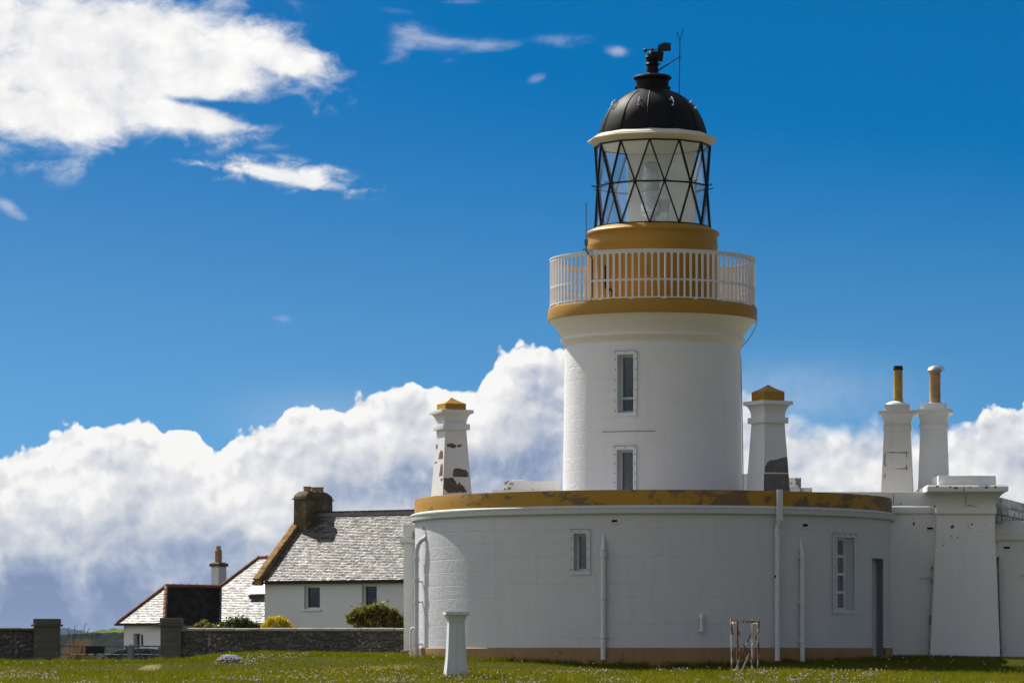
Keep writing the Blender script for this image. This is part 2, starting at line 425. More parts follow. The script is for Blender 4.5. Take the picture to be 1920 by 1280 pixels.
def leafmat(name, stops, trans=.35, rough=.55, spec=.25):
    m, g, b = newmat(name); nt = m.node_tree
    t = g.attr('tint'); col = g.ramp(t, stops)
    g.put(b.inputs['Base Color'], col); b.inputs['Roughness'].default_value = rough; b.inputs['Specular IOR Level'].default_value = spec
    tl = g.n('ShaderNodeBsdfTranslucent'); g.put(tl.inputs[0], g.mix(.35, col, (.27, .30, .003)))
    mx = g.n('ShaderNodeMixShader'); mx.inputs[0].default_value = trans
    nt.links.new(b.outputs[0], mx.inputs[1]); nt.links.new(tl.outputs[0], mx.inputs[2]); nt.links.new(mx.outputs[0], nt.nodes['Material Output'].inputs[0])
    MATS[name] = m; return m
m_grass = leafmat('grass_blades', [(0, (.034, .043, .001)), (.42, (.082, .094, .003)), (.8, (.155, .146, .007)), (1, (.32, .25, .05))], .42, .6, 0.)
m_bush = leafmat('olive_bush_leaves', [(0, (.040, .036, .006)), (.5, (.13, .115, .016)), (1, (.40, .31, .07))], .42, .5, .2)
m_hedge = leafmat('green_shrub_leaves', [(0, (.020, .036, .008)), (.6, (.06, .085, .018)), (1, (.15, .17, .04))], .25, .45, .4)
m_gorse = leafmat('yellow_blossom', [(0, (.20, .17, .008)), (.2, (.62, .47, .006)), (1, (.86, .68, .01))], .4)
m_dry = leafmat('dry_reeds', [(0, (.16, .085, .045)), (1, (.50, .36, .24))], .1)
m_thrift = leafmat('pink_white_petals', [(0, (.50, .36, .44)), (.6, (.70, .60, .66)), (1, (.82, .80, .82))], .3)
m_white_fl = leafmat('white_petals', [(0, (.62, .62, .72)), (1, (.82, .82, .86))], .3)
m_yellow_fl = leafmat('yellow_petals', [(0, (.5, .36, .01)), (1, (.75, .58, .02))], .3)
m_stem = simple('brown_stem', (.06, .045, .03), .9)
def groundmat():
    m, g, b = newmat('turf_soil'); v = g.tc('Object'); x, y, z = g.sep(v)
    n = g.noise(v, 1.3, 6, .65); f = g.noise(v, 22, 4, .7)
    col = g.mix(g.lin(n, .3, .7), (.034, .038, .003), (.078, .074, .008))
    col = g.mix(g.sstep(f, .55, .75) * .5, col, (.10, .085, .03))
    # bare sandy spot where the path reaches the gate
    dx = (x - SAND[0]) / .22; dy = (y - SAND[1]) / 1.2
    d = dx * dx + dy * dy + (g.noise(v, 5., 5, .65) - .5) * 3.2
    col = g.mix(g.sstep(d, 1.0, .6), col, g.mix(f, (.15, .115, .045), (.25, .195, .09)))
    g.put(b.inputs['Base Color'], col); b.inputs['Roughness'].default_value = .95; b.inputs['Specular IOR Level'].default_value = .1
    g.put(b.inputs['Normal'], g.bump(f + n, .6, .03)); MATS['ground'] = m; return m
m_ground = groundmat()
def hillmat(name, wood, field, edge):
    m, g, b = newmat(name); v = g.tc('Object'); x, y, z = g.sep(v)
    n = g.noise(v, .035, 6, .7); k = g.sstep(z + (n - .5) * 3, edge - .5, edge + .5)
    col = g.mix(k, g.mix(g.lin(g.noise(v, .16, 6, .75), .38, .62), tuple(c * .3 for c in wood), wood), field)
    g.put(b.inputs['Base Color'], col); b.inputs['Roughness'].default_value = 1.; b.inputs['Specular IOR Level'].default_value = 0.
    MATS[name] = m; return m
m_hill = hillmat('wooded_hillside', (.026, .034, .020), (.13, .165, .025), 10.2)
m_mount = simple('far_moorland', (.02, .03, .04), 1., 0., scale=.002)
def watermat():
    m, g, b = newmat('sea_water'); g.put(b.inputs['Base Color'], (.02, .045, .07)); b.inputs['Roughness'].default_value = .25
    g.put(b.inputs['Normal'], g.bump(g.noise(g.tc('Object'), .25, 5, .6), .4, .3)); return m
m_water = watermat()
# ================================================================= the lighthouse tower
def px_th(px, rpx, c=1223.4):
    """bearing on a cylinder (radius rpx at the axis distance) that is seen at column px"""
    r = rpx * S; k = (px - CX) / F            # AX + r sin t = k (AY - r cos t)
    a = (k * AY - AX) / (r * math.hypot(1, k)); return math.degrees(math.asin(max(-1, min(1, a))) - math.atan(k))
def opening_trim(T, parent_name, r, th, z0, z1, hw, depth, strip, nb=(3, 6), paint=None, sash=None, mull=(), cover=True, bars=(), label=None, noboltbottom=False):
    """fixing strip with bolts round an opening, sash at the back of the reveal, pane, clear sheet"""
    zm = (z0 + z1) / 2; hh = (z1 - z0) / 2; M = wall_frame(r, th, zm)
    b = MB(); t = .022
    for sx in (-1, 1): b.box((sx * (hw + strip / 2), -.008, 0), (strip, t, 2 * hh + 2 * strip), M)
    for sz in (-1, 1): b.box((0, -.008, sz * (hh + strip / 2)), (2 * hw, t, strip), M)
    b.cur = 1
    pts = [(x, hh + strip * .62) for x in np.linspace(-hw - strip * .6, hw + strip * .6, nb[0])]
    for z in np.linspace(hh - .1, -hh * .93, nb[1]):
        pts += [(-hw - strip * .6, z), (hw + strip * .6, z)]
    for x, z in pts: b.box((x, -.022, z), (.019, .010, .019), M)
    b.box((0, -.004, hh + strip + .004), (2 * hw + 2 * strip, .02, .009), M)
    w = T.part('window', b, [paint or m_tower, m_dark], label=label)
    f = MB(); d = depth - .03; fw = .05
    if sash is None: sash = (-hw, hw)
    x0, x1 = sash
    for x in (x0 + fw / 2, x1 - fw / 2): f.box((x, d, 0), (fw, .06, 2 * hh), M)
    for z in (-hh + fw / 2, hh - fw / 2): f.box(((x0 + x1) / 2, d, z), (x1 - x0 - 2 * fw, .06, fw), M)
    for z in mull: f.box(((x0 + x1) / 2, d, -hh + z), (x1 - x0 - 2 * fw, .055, .055), M)
    for x, a in bars: f.box((x, d - .002, 0), (a, .05, 2 * hh - 2 * fw), M)
    T.part('sash', f, m_sash, parent=w)
    p = MB(); p.box(((x0 + x1) / 2, d + .012, 0), (x1 - x0 - .04, .006, 2 * hh - .04), M); T.part('pane', p, m_pane, parent=w)
    r_ = MB(); r_.box((0, d + .22, 0), (2 * hw + .3, .02, 2 * hh + .3), M); T.part('room_backing', r_, m_room, parent=w)
    if cover:
        c = MB(); c.box((0, .012, 0), (2 * hw + .02, .005, 2 * hh + .02), M); T.part('cover_sheet', c, m_sheet, parent=w)
    return w
T = Thing('lighthouse_tower', 'tall white round lighthouse with ochre gallery band and black domed lantern', 'lighthouse', (AX, AY, -.12))
rt = lambda z: S * (168 - (z - zs(918)) / (zs(650) - zs(918)) * 3.5)
b = MB()
WU = (px_th(1157.7, 166.2), px_th(1188, 166.2), 5.208, 6.478, .30)
WL = (px_th(1157.2, 167.5), px_th(1187.5, 167.5), 3.25, 4.407, .30)
b.wall(AX, AY, rt, -.5, zs(651), [WU, WL], 2.0, .4)
wall_o = T.part('tower_wall', b, m_tower)
for w_, lab in ((WU, 'upper tower window, whole and tall'), (WL, 'lower tower window, cut off by the parapet')):
    thc = (w_[0] + w_[1]) / 2; zc = (w_[2] + w_[3]) / 2; hw = rt(zc) * math.sin(R((w_[1] - w_[0]) / 2))
    opening_trim(T, 'window', rt(zc), thc, w_[2], w_[3], hw, .28, .075, (3, 6), sash=(-hw + .0, hw), mull=((.33,) if w_ is WU else ()), label=lab)
# shallow ledge between the two windows, its groove shade painted in grey
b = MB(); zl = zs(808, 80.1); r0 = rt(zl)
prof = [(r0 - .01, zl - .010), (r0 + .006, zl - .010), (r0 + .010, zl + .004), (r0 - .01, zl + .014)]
b.lathe(prof, AX, AY, 24, px_th(1129, 167), px_th(1228, 167)); T.part('ledge', b, m_groove_shade)
# corbelled gallery
def P(*a): return [(r * S, zs(y)) for r, y in a]
b = MB(); b.lathe(P((163.5, 655), (165.6, 650), (167.5, 646), (171.5, 643), (173, 640), (172.6, 637), (170.3, 635.6), (170.6, 632.5), (172, 629.5), (175, 625), (179.5, 618.6), (184.5, 612.4), (190, 606.3), (194.3, 603.2)), AX, AY, 144)
T.part('gallery_corbel', b, m_corbel)
b = MB(); b.lathe(P((190, 603.4), (195.6, 603), (196, 600), (196, 583), (194.6, 579.5), (191, 577.6), (118, 576.5)), AX, AY, 144)
T.part('gallery_rim', b, m_ochre)
# drum under the lantern
b = MB(); b.lathe(P((121.5, 577.4), (121.8, 466), (123, 462.5), (122.2, 459), (121.2, 452), (121.4, 446), (122.4, 443.6), (125, 442), (125.3, 438.5), (123.6, 436.6), (108.8, 429.2), (104, 428.6)), AX, AY, 128)
T.part('lantern_drum', b, m_ochre)
# door and pipe on the drum wall
b = MB(); zz = lambda y: zs(y, 80.55)
def on(r, px, py, rpx, off=0.): 
    th = px_th(px, rpx); y = AY - r * math.cos(R(th)); return pol(r + off, th, zs(py, y))
rd = 121.5 * S
b.tube([on(rd, 1136.5, 498, 121.5, .02), on(rd, 1136.5, 536, 121.5, .03), on(rd, 1138.5, 541, 121.5, .03), on(rd, 1147, 543, 121.5, .03), on(rd, 1150, 548, 121.5, .03), on(rd, 1150.3, 566, 121.5, .03)], .022, 6)
T.part('cable', b, m_fascia)
b = MB(); b.tube([on(rd, 1209, 494, 121.5, .02), on(rd, 1212, 494, 121.5, .05), on(rd, 1212, 513, 121.5, .05), on(rd, 1209, 514, 121.5, .02)], .018, 6)
T.part('door_handle', b, m_ochre)
# railing: one hundred cast balusters with arched heads
NB = 100; rr = 191.0 * S; zb, zt = 7.676, 8.734
b = MB()
def ring(b, r, z0, z1, d):
    b.lathe([(r - d / 2, z0), (r + d / 2, z0), (r + d / 2, z1), (r - d / 2, z1), (r - d / 2, z0)], AX, AY, 200)
ring(b, rr, zt - .028, zt, .06); ring(b, rr, zb, zb + .026, .05)
for k in range(20):
    Mx = wall_frame(rr, k * 18 + 4, zb - .012); b.box((0, 0, 0), (.09, .05, .026), Mx)
rail = T.part('railing', b, m_rail)
bm_ = MB(); hs = math.pi * rr / NB; w2 = .019; dp = .030
M0 = wall_frame(rr, 0, 0)
bm_.box((0, 0, (zb + zt) / 2), (2 * w2, dp + .006, zt - zb - .05), M0)
def spandrel(zc, ztop, band=None):
    for sx in (-1, 1):
        rad = hs - w2; arc = []
        for k in range(7):
            a = math.pi / 2 * k / 6
            arc.append((sx * (hs - rad * math.cos(a)), zc + rad * 1.0 * math.sin(a)))
        if band is None: pts = arc + [(sx * hs, ztop), (sx * (w2 - .002), ztop)]
        else:
            pts = arc + [(sx * hs, arc[-1][1] + band)] + [(sx * max(w2 - .002, hs - (rad + band * .6) * math.cos(math.pi / 2 * k / 6)), zc + (rad + band) * math.sin(math.pi / 2 * k / 6)) for k in (5, 4, 3, 2)] + [(sx * (w2 - .002), zc + band)]
        bm_.extrude([M0 @ Vector((x, -dp / 2, z)) for x, z in pts], (0, dp, 0))
zc1 = zt - .074 - (hs - w2); zc2 = 8.066 - (hs - w2)
spandrel(zc1, zt - .027); spandrel(zc2, None, .034)
bal_me = bm_.mesh('baluster', m_rail, T.origin)
for k in range(NB):
    o = bpy.data.objects.new('baluster', bal_me); COL.objects.link(o); o.parent = rail; o.rotation_euler = (0, 0, R(360 * k / NB + 1.2))
# lantern: twelve-sided glazing with crossing black bars
rv = 108 * S; OFF = -5.0; ztop, zmid, zbot = zs(275.0), zs(352), zs(429.5)
TV = [pol(rv, OFF + 30 * k, ztop) for k in range(12)]; BV = [pol(rv, OFF + 30 * k, zbot) for k in range(12)]
NV = [pol(rv * math.cos(R(15)) + .01, OFF + 15 + 30 * k, zmid) for k in range(12)]
b = MB()
for k in range(12):
    k2 = (k + 1) % 12
    for A_, B_ in ((TV[k], NV[k]), (TV[k2], NV[k]), (NV[k], BV[k]), (NV[k], BV[k2])): b.bar(A_, B_, .027, .045, up=(NV[k] - Vector((AX, AY, zmid))))
    b.bar(NV[k], NV[k2], .025, .035); b.bar(TV[k], TV[k2], .04, .05); b.bar(BV[k], BV[k2], .06, .06)
    b.sphere(NV[k], .042, 8, 5)
bars = T.part('glazing_bars', b, m_black)
b = MB()
for k in range(12):
    n = (NV[k] - Vector((AX, AY, zmid))).normalized(); c = NV[k] + n * .075
    t = Vector((-n.y, n.x, 0)); pts = [c + (n * math.cos(a) + t * math.sin(a)) * .062 + Vector((0, 0, .02 * math.cos(a))) for a in np.linspace(0, 2 * math.pi, 15)[:-1]]
    hb = MB(); hb.tube(pts, .0085, 5, closed=True); T.part('hand_ring', hb, m_black, parent=bars)
g_ = MB()
inn = .985
def sh(p): return Vector((AX + (p.x - AX) * inn, AY + (p.y - AY) * inn, p.z))
for k in range(12):
    k2 = (k + 1) % 12
    for tri in ((TV[k], TV[k2], NV[k]), (BV[k], NV[k], BV[k2]), (NV[k], TV[k2], NV[k2]), (NV[k], NV[k2], BV[k2])): g_.poly([sh(p) for p in tri])
T.part('lantern_glass', g_, m_lglass, fix=False)
# inside: blank screens on the landward side, floor, ceiling, lamps
b = MB(); rs = 100 * S
b.lathe([(rs, zbot + .01), (rs, ztop - .02)], AX, AY, 40, 124., 206.)
T.part('screen', b, m_cream if False else m_white)
b = MB(); b.lathe([(.01, ztop + .32), (.5, ztop + .26), (rv * .94, ztop - .01)], AX, AY, 48); T.part('ceiling', b, m_cream)
b = MB(); b.lathe([(rv * .97, zbot + .002), (.01, zbot + .004)], AX, AY, 48); T.part('lantern_floor', b, m_white)
b = MB(); cx = AX - 3 * S
def L_(*a): return [(r * S, zs(y)) for r, y in a]
b.lathe(L_((.5, 421), (17, 421), (17, 418), (9, 416), (8, 408), (17, 404), (18, 400), (3, 400)), cx, AY, 32)
b.lathe(L_((3, 358), (20, 357), (20, 355.5), (16, 354), (15.5, 344), (16.5, 343.5), (3, 343)), cx, AY, 32)
b.box((AX + 20 * S, AY, zs(386)), (.19, .14, .27)); b.box((AX + 31 * S, AY - .05, zs(380)), (.05, .1, .08))
b.tube([(AX + 30 * S, AY, zs(428)), (AX + 30 * S, AY, zs(372))], .015, 6)
b.lathe(L_((.3, 303.5), (2, 303.5), (2, 302), (.3, 302)), cx, AY, 12)
lamp = T.part('lamp', b, m_lampmetal)
b = MB()
b.lathe(L_((16.5, 399.5), (18.5, 396), (18, 384), (15, 372), (14.5, 362), (12, 358)), cx, AY, 40)
b.lathe(L_((15.5, 343.5), (16.5, 340), (16, 330), (13.5, 320), (13, 308), (10, 303.5), (2, 303)), cx, AY, 40)
T.part('lens', b, m_lens, parent=lamp)
# cornice of the lantern
b = MB()
b.lathe([(106.5 * S, zs(275.6)), (109.5 * S, zs(274.6)), (112.5 * S, zs(271.6)), (120.0 * S, zs(267.6)), (122 * S, zs(265.8)), (122 * S, zs(264.2)), (118.3 * S, zs(262.8)), (117.8 * S, zs(261.0)), (111.5 * S, zs(257.6)), (104 * S, zs(254.8)), (98 * S, zs(253.6))], AX, AY, 12, poly_off=OFF)
T.part('lantern_cornice', b, m_cream)
# dome
DP = [(101.2, 255.2), (100.2, 248), (97.6, 239), (94, 229), (89.5, 218.6), (84, 209.5), (77.5, 201), (70, 193), (61.5, 185.8), (52, 179.6), (42, 174.4), (31, 169.4)]
b = MB(); b.lathe(P(*DP), AX, AY, 128); dome = T.part('dome', b, m_dome)
for k in range(12):
    b = MB(); b.tube([pol(r * S + .004, -38 + 30 * k, zs(y)) for r, y in DP[:-1]], .011, 5); T.part('seam', b, m_dome, parent=dome)
for k in range(8):
    th = -65 + 45 * k; b = MB()
    a0 = pol(73.2 * S, th, zs(196.5)); a1 = pol(82.5 * S, th, zs(208)); o = Vector((math.sin(R(th)), -math.cos(R(th)), .9)).normalized() * .075
    b.tube([a0, a0 + o * .9, a0 * .55 + a1 * .45 + o * 1.15, a1 + o * .9, a1], .0135, 6); b.sphere(a0, .028, 8, 5); b.sphere(a1, .028, 8, 5)
    T.part('hand_hold', b, m_silver, parent=dome)
# ventilator and cowl
b = MB(); b.lathe(P((30.5, 171), (30.5, 152), (33, 150.6), (35.6, 148.6), (36, 146), (34.6, 143.6), (30, 142), (13, 139.4), (11.8, 138)), AX, AY, 64)
b.lathe(P((11.8, 139), (10.6, 124), (12.6, 122.6), (13.6, 121), (12.6, 119.4), (10.2, 117.6), (9.6, 112)), AX, AY, 40)
for th in (-80, -10, 85): b.box(pol(31.5 * S, th, zs(166)), (.05, .05, .06))
vent = T.part('ventilator', b, m_dome)
b = MB(); b.tube([(AX - 1 * S, AY, zs(117)), (AX - 1.5 * S, AY, zs(110)), (AX + 1 * S, AY, zs(106.4)), (AX + 8 * S, AY - .02, zs(106.4)), (AX + 11 * S, AY - .02, zs(106.6))], [.115, .15, .155, .125, .11], 20)
Mc = Matrix.Translation((AX + 14 * S, AY - .02, zs(107))) @ Matrix.Rotation(R(8), 4, 'Y')
for sy in (-1, 1): b.box((0, sy * .095, 0), (.14, .012, .19), Mc)
for sz in (-1, 1): b.box((0, 0, sz * .095), (.14, .19, .012), Mc)
T.part('cowl', b, m_black, parent=vent)
b = MB(); b.tube([(AX - 12 * S, AY, zs(94.2)), (AX + 12 * S, AY, zs(92.2))], .011, 6); b.sphere((AX - 13.2 * S, AY, zs(94.8)), .045, 10, 6)
b.tube([(AX - .5 * S, AY, zs(106)), (AX - .5 * S, AY, zs(90))], [.022, .016], 8); b.sphere((AX - .5 * S, AY, zs(93)), .03, 8, 5)
for sy in (-1, 1):
    x0, x1, x2 = AX + 9 * S, AX + 24.5 * S, AX + 34.5 * S
    b.extrude([(x0, AY + sy * .02, zs(97)), (x1 - .03, AY + sy * .07, zs(95.6)), (x2, AY + sy * .12, zs(94.4)), (x2 - .012, AY + sy * .12, zs(88)), (x2, AY + sy * .12, zs(82.6)), (x1, AY + sy * .07, zs(81)), (x0 + .02, AY + sy * .02, zs(86.5))], (0, .008, 0))
b.extrude([(AX + 9 * S, AY - .03, zs(86)), (AX + 24.5 * S, AY - .08, zs(80.5)), (AX + 24.5 * S, AY + .08, zs(80.5)), (AX + 9 * S, AY + .03, zs(86))], (0, 0, .008))
T.part('weather_vane', b, m_black, parent=vent)
b = MB(); xm = AX + 51 * S
b.tube([(AX + 49.6 * S, AY - .1, zs(180)), (xm, AY - .1, zs(78))], .011, 6); b.tube([(xm, AY - .1, zs(78)), (AX + 45 * S, AY - .1, zs(61))], .009, 5); b.tube([(xm, AY - .1, zs(78)), (AX + 57.5 * S, AY - .1, zs(54.5))], .009, 5)
b.sphere((xm, AY - .1, zs(77.5)), .02, 8, 5); b.box((xm - .005, AY - .1, zs(108)), (.05, .05, .025))
b.tube([(xm, AY - .1, zs(108.5)), (AX + 11.5 * S, AY - .02, zs(131.2))], .009, 5); b.tube([(xm, AY - .1, zs(108.5)), (AX + 11 * S, AY - .09, zs(134.2))], .009, 5)
T.part('lightning_rod', b, m_black)
# aerial on the gallery rail
th = -40.5; p0 = pol(rr + .06, th, zs(478, 80.27)); za = lambda y: zs(y, 80.27)
b = MB(); b.tube([(p0.x, p0.y, za(449)), (p0.x, p0.y, za(383))], .011, 6); b.sphere((p0.x, p0.y, za(382)), .016, 6, 4)
b.tube([(p0.x, p0.y, za(468)), (p0.x, p0.y, za(461)), (p0.x, p0.y, za(460)), (p0.x, p0.y, za(449))], [.02, .02, .036, .03], 8)
for y in (451, 455, 459): b.box((p0.x, p0.y, za(y)), (.1, .03, .014))
b.box((p0.x + .02, p0.y, za(469)), (.2, .05, .02))
ant = T.part('aerial', b, m_grey)
b = MB(); b.box((p0.x + 11 * .0117, p0.y - .02, za(476)), (.13, .1, .11)); b.box((p0.x + 11 * .0117, p0.y - .02, za(470)), (.2, .12, .02)); b.box((p0.x + 14 * .0117, p0.y - .06, za(480)), (.18, .03, .02))
T.part('bracket', b, m_silver, parent=ant)
b = MB(); q = lambda px, py, o=.03: Vector((p0.x + (px - 1098) * .01163, p0.y - o, za(py)))
b.tube([q(1098, 470), q(1100, 474), q(1108, 483), q(1109.8, 488), q(1109.8, 520), q(1110, 556), q(1107, 563), q(1109, 567)], .013, 6)
T.part('cable', b, m_fascia, parent=ant)
b = MB(); q = lambda px, py: Vector((AX + (px - 1223.4) * S, AY - .15, zs(py)))
b.tube([q(1417.5, 602), q(1417, 610), q(1412, 622), q(1404, 635), q(1395, 646), q(1388.5, 652), q(1386, 660), q(1388, 672), q(1389, 700), q(1391, 800), q(1393, 930)], .014, 6)
T.part('cable', b, m_pipe)
# ================================================================= round house at the tower's foot
HB = Thing('round_keepers_house', 'low white drum-shaped house with ochre parapet wrapped round the foot of the lighthouse', 'house', (AX, AY, -.12))
RW = 445 * S
DOOR = (px_th(1635, 445), px_th(1655.5, 445), -.10, 2.03, .32)
W1 = (px_th(1076, 445), px_th(1100, 445), 1.70, 2.482, .26)
W2 = (px_th(1564.5, 445), px_th(1600.5, 445), .898, 2.447, .26)
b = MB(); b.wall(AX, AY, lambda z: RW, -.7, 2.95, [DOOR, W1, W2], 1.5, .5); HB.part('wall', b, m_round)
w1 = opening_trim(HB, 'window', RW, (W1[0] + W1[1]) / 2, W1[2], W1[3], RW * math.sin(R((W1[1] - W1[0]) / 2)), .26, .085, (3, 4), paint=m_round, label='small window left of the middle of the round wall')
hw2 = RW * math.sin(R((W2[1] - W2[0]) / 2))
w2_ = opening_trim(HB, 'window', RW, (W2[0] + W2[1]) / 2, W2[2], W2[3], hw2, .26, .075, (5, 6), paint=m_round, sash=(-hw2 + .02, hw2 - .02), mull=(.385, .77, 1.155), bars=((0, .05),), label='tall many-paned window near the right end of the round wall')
Mw = wall_frame(RW, (W2[0] + W2[1]) / 2, W2[2])
cb = MB(); cb.extrude([Mw @ Vector(p) for p in [(-.10, .30, .02), (.28, .30, .02), (.27, .30, .5), (.24, .30, .8), (.18, .30, .93), (.08, .30, .98), (-.04, .30, .97), (-.12, .30, .9), (-.14, .30, .7)]], Mw.to_3x3() @ Vector((0, .02, 0)))
HB.part('arched_panel', cb, m_white, parent=w2_)  # white arched panel behind the lower panes
# door set deep in its opening
Md = wall_frame(RW, (DOOR[0] + DOOR[1]) / 2, 0); hd = RW * math.sin(R((DOOR[1] - DOOR[0]) / 2))
b = MB(); b.box((0, .30, .96), (2 * hd - .1, .05, 2.1), Md); d_ = HB.part('door', b, m_grey)
b = MB()
for x in (-hd + .05, hd - .05): b.box((x, .27, .96), (.1, .1, 2.12), Md)
b.box((0, .27, 1.98), (2 * hd - .2, .1, .1), Md); b.box((-.12, .22, .96), (.06, .05, 1.95), Md); HB.part('frame', b, m_sash, parent=d_)
b = MB()
for x in (-hd + .006, hd - .006): b.box((x, .155, .96), (.008, .30, 2.13), Md)
b.box((0, .155, 2.022), (2 * hd - .02, .30, .008), Md); HB.part('shade_liner', b, m_jamb_shade, parent=d_)  # thin liner whose dark grey stands for shade inside the deep opening
b = MB(); b.box((hd - .22, .26, .95), (.03, .05, .12), Md); HB.part('handle', b, m_black, parent=d_)
# plinth, cornice, parapet, flat roof
b = MB(); zp = .095
b.lathe([(RW + .04, -.75), (RW + .04, zp - .015), (RW + .03, zp), (RW - .05, zp + .012)], AX, AY, 200, DOOR[1] + .25, DOOR[0] + 360 - .25)
HB.part('plinth', b, m_ochre_old)
zb1, zb2, zpt = 2.888, 3.045, 3.385
b = MB(); b.lathe([(RW - .04, zb1 - .012), (RW + .072, zb1), (RW + .084, zb1 + .012), (RW + .098, zb2 - .05), (RW + .110, zb2 - .042), (RW + .108, zb2 - .012), (RW + .09, zb2), (RW - .02, zb2 + .03)], AX, AY, 220)
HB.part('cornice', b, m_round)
b = MB(); b.lathe([(RW + .012, zb2 - .02), (RW + .018, zpt - .02), (RW + .008, zpt), (RW - .33, zpt + .012), (RW - .35, zb2)], AX, AY, 220); HB.part('parapet', b, m_ochre_peel)
b = MB(); b.lathe([(RW - .3, 3.02), (.5, 3.06)], AX, AY, 96); HB.part('roof', b, m_lead)
# rainwater and vent pipes
def wallpipe(px, py_top, py_bot, w=.05, collars=(), taper=None, off=.075, mats=None, label=None):
    th = px_th(px, 445 + off / S); Y = AY - RW * math.cos(R(th)); z = lambda y: zs(y, Y); b = MB()
    if taper: b.tube([pol(RW + .005, th, z(py_top)), pol(RW + .03, th, z(py_top + taper * .45)), pol(RW + off, th, z(py_top + taper))], [.018, w * .8, w], 12)
    b.tube([pol(RW + off, th, z(py_top + (taper or 0))), pol(RW + off, th, z(py_bot))], w, 14)
    for c in collars:
        b.tube([pol(RW + off, th, z(c) + .028), pol(RW + off, th, z(c) - .028)], w * 1.32, 14)
        b.box((0, -.035, 0), (w * 3.4, .03, .035), wall_frame(RW, th, z(c)))
    return HB.part('drain_pipe', b, mats or m_pipe, label=label)
wallpipe(1131, 1002, 1236, .052, (1036, 1041, 1119, 1193), 30)
wallpipe(1504.5, 1010, 1240, .05, (1044, 1129, 1201), 34)
wallpipe(1315.6, 1150, 1183, .036, (1156, 1181), 6)
th = px_th(1458.5, 445 + 8); Y = AY - RW * math.cos(R(th)); z = lambda y: zs(y, Y)
b = MB(); b.box((0, -.165, z(947)), (.11, .085, z(917.5) - z(976)), wall_frame(RW, th, 0)); b.tube([pol(RW + .165, th, z(974)), pol(RW + .13, th, z(984)), pol(RW + .075, th, z(990)), pol(RW + .075, th, z(1238))], [.05, .052, .055, .055], 14)
for c in (995, 1004, 1096, 1181, 1206): b.tube([pol(RW + .075, th, z(c) + .02), pol(RW + .075, th, z(c) - .02)], .066, 14)
HB.part('drain_pipe', b, m_pipe, label='square-headed pipe rising through the ochre parapet')
th = px_th(792, 445); Y = AY - RW * math.cos(R(th)); z = lambda y: zs(y, Y); o_ = .13
b = MB(); b.tube([pol(RW + o_, th, z(1238)), pol(RW + o_, th, z(1048)), pol(RW + o_, th + .3, z(1033)), pol(RW + o_ * .9, th + 1.1, z(1021)), pol(RW + o_ * .6, th + 2.2, z(1013)), pol(RW + .0, th + 3.4, z(1008))], .05, 14)
for c in (1046, 1051, 1085, 1090, 1128, 1207): b.tube([pol(RW + o_, th, z(c) + .022), pol(RW + o_, th, z(c) - .022)], .068, 14)
for c in (1090, 1128, 1207): b.box((0, -o_ / 2, 0), (.05, o_, .03), wall_frame(RW, th, z(c)))
HB.part('drain_pipe', b, m_pipe, label='arch-topped pipe at the sunlit left end of the round wall')
# vents, hook, bib tap
def vent(px, py, w=.13, h=.055):
    th = px_th(px, 445); Y = AY - RW * math.cos(R(th)); M = wall_frame(RW, th, zs(py, Y)); b = MB()
    b.box((0, -.004, -h * .75), (w * 1.3, .03, .02), M); b.cur = 1; b.box((0, .0, 0), (w, .012, h), M); HB.part('air_vent', b, [m_pipe, m_dark])
vent(1152, 976, .12, .045); vent(1510, 984)
th = px_th(1450, 445); M = wall_frame(RW, th, zs(1080, AY - RW * math.cos(R(th)))); b = MB(); b.tube([M @ Vector((-.03, 0, -.01)), M @ Vector((0, -.06, 0))], .014, 6); b.cur = 1; b.sphere(M @ Vector((.005, -.08, 0)), .028, 8, 5); HB.part('bib_tap', b, [m_pipe, m_dark])
th = px_th(796, 445); M = wall_frame(RW, th, zs(990, 80.7)); b = MB(); b.box((0, -.03, 0), (.03, .07, .09), M); HB.part('hook', b, m_pipe)
# ---------------------------------------------------------------- chimneys
def chimney(Tg, px, Y, phi, base, shaft, band, slab, top, label, mat_, patches=()):
    k = Y / F; c = at(px, H, Y); cr = Matrix.Rotation(R(phi), 3, 'Z'); zz = lambda y: zs(y, Y)
    def sq(w, y): return [Vector((c.x, c.y, zz(y))) + cr @ Vector((sx * w * k / 2, sy * w * k / 2, 0)) for sx, sy in ((-1, -1), (1, -1), (1, 1), (-1, 1))]
    b = MB(); wb, yb = base; wt, yt = shaft
    b.loft([sq(wb, yb), sq(wt, yt)])
    ob = Tg.part('chimney', b, mat_, label=label)
    b = MB(); bw, by0, by1 = band; sw, sy0, sy1 = slab
    b.loft([sq(bw, by0), sq(bw, by1)])
    cv = [sq(wt * 1.02 + (sw * .97 - wt * 1.02) * (1 - math.cos(t * math.pi / 2)) ** .9, by1 + (sy0 - by1) * math.sin(t * math.pi / 2) ** .9) for t in np.linspace(0, 1, 9)]
    b.loft(cv); b.loft([sq(sw, sy0 + .2), sq(sw, sy1)])
    Tg.part('cap', b, m_wing_grey if mat_ is m_wing_grey else m_white, parent=ob, bevel=.006)
    def face(fi, u, y, off=.003):
        t = (y - yb) / (yt - yb); w = (wb + (wt - wb) * t) * k / 2
        p = {'front': Vector((u * 2 * w - w, -w - off, 0)), 'left': Vector((-w - off, w - u * 2 * w, 0))}[fi]
        return Vector((c.x, c.y, zz(y))) + cr @ p
    for fi, pts, mt in patches:
        b = MB(); b.poly([face(fi, u, y) for u, y in pts]); Tg.part('bare_patch', b, mt, parent=ob, fix=False)
    return ob, sq, zz, c, cr, k
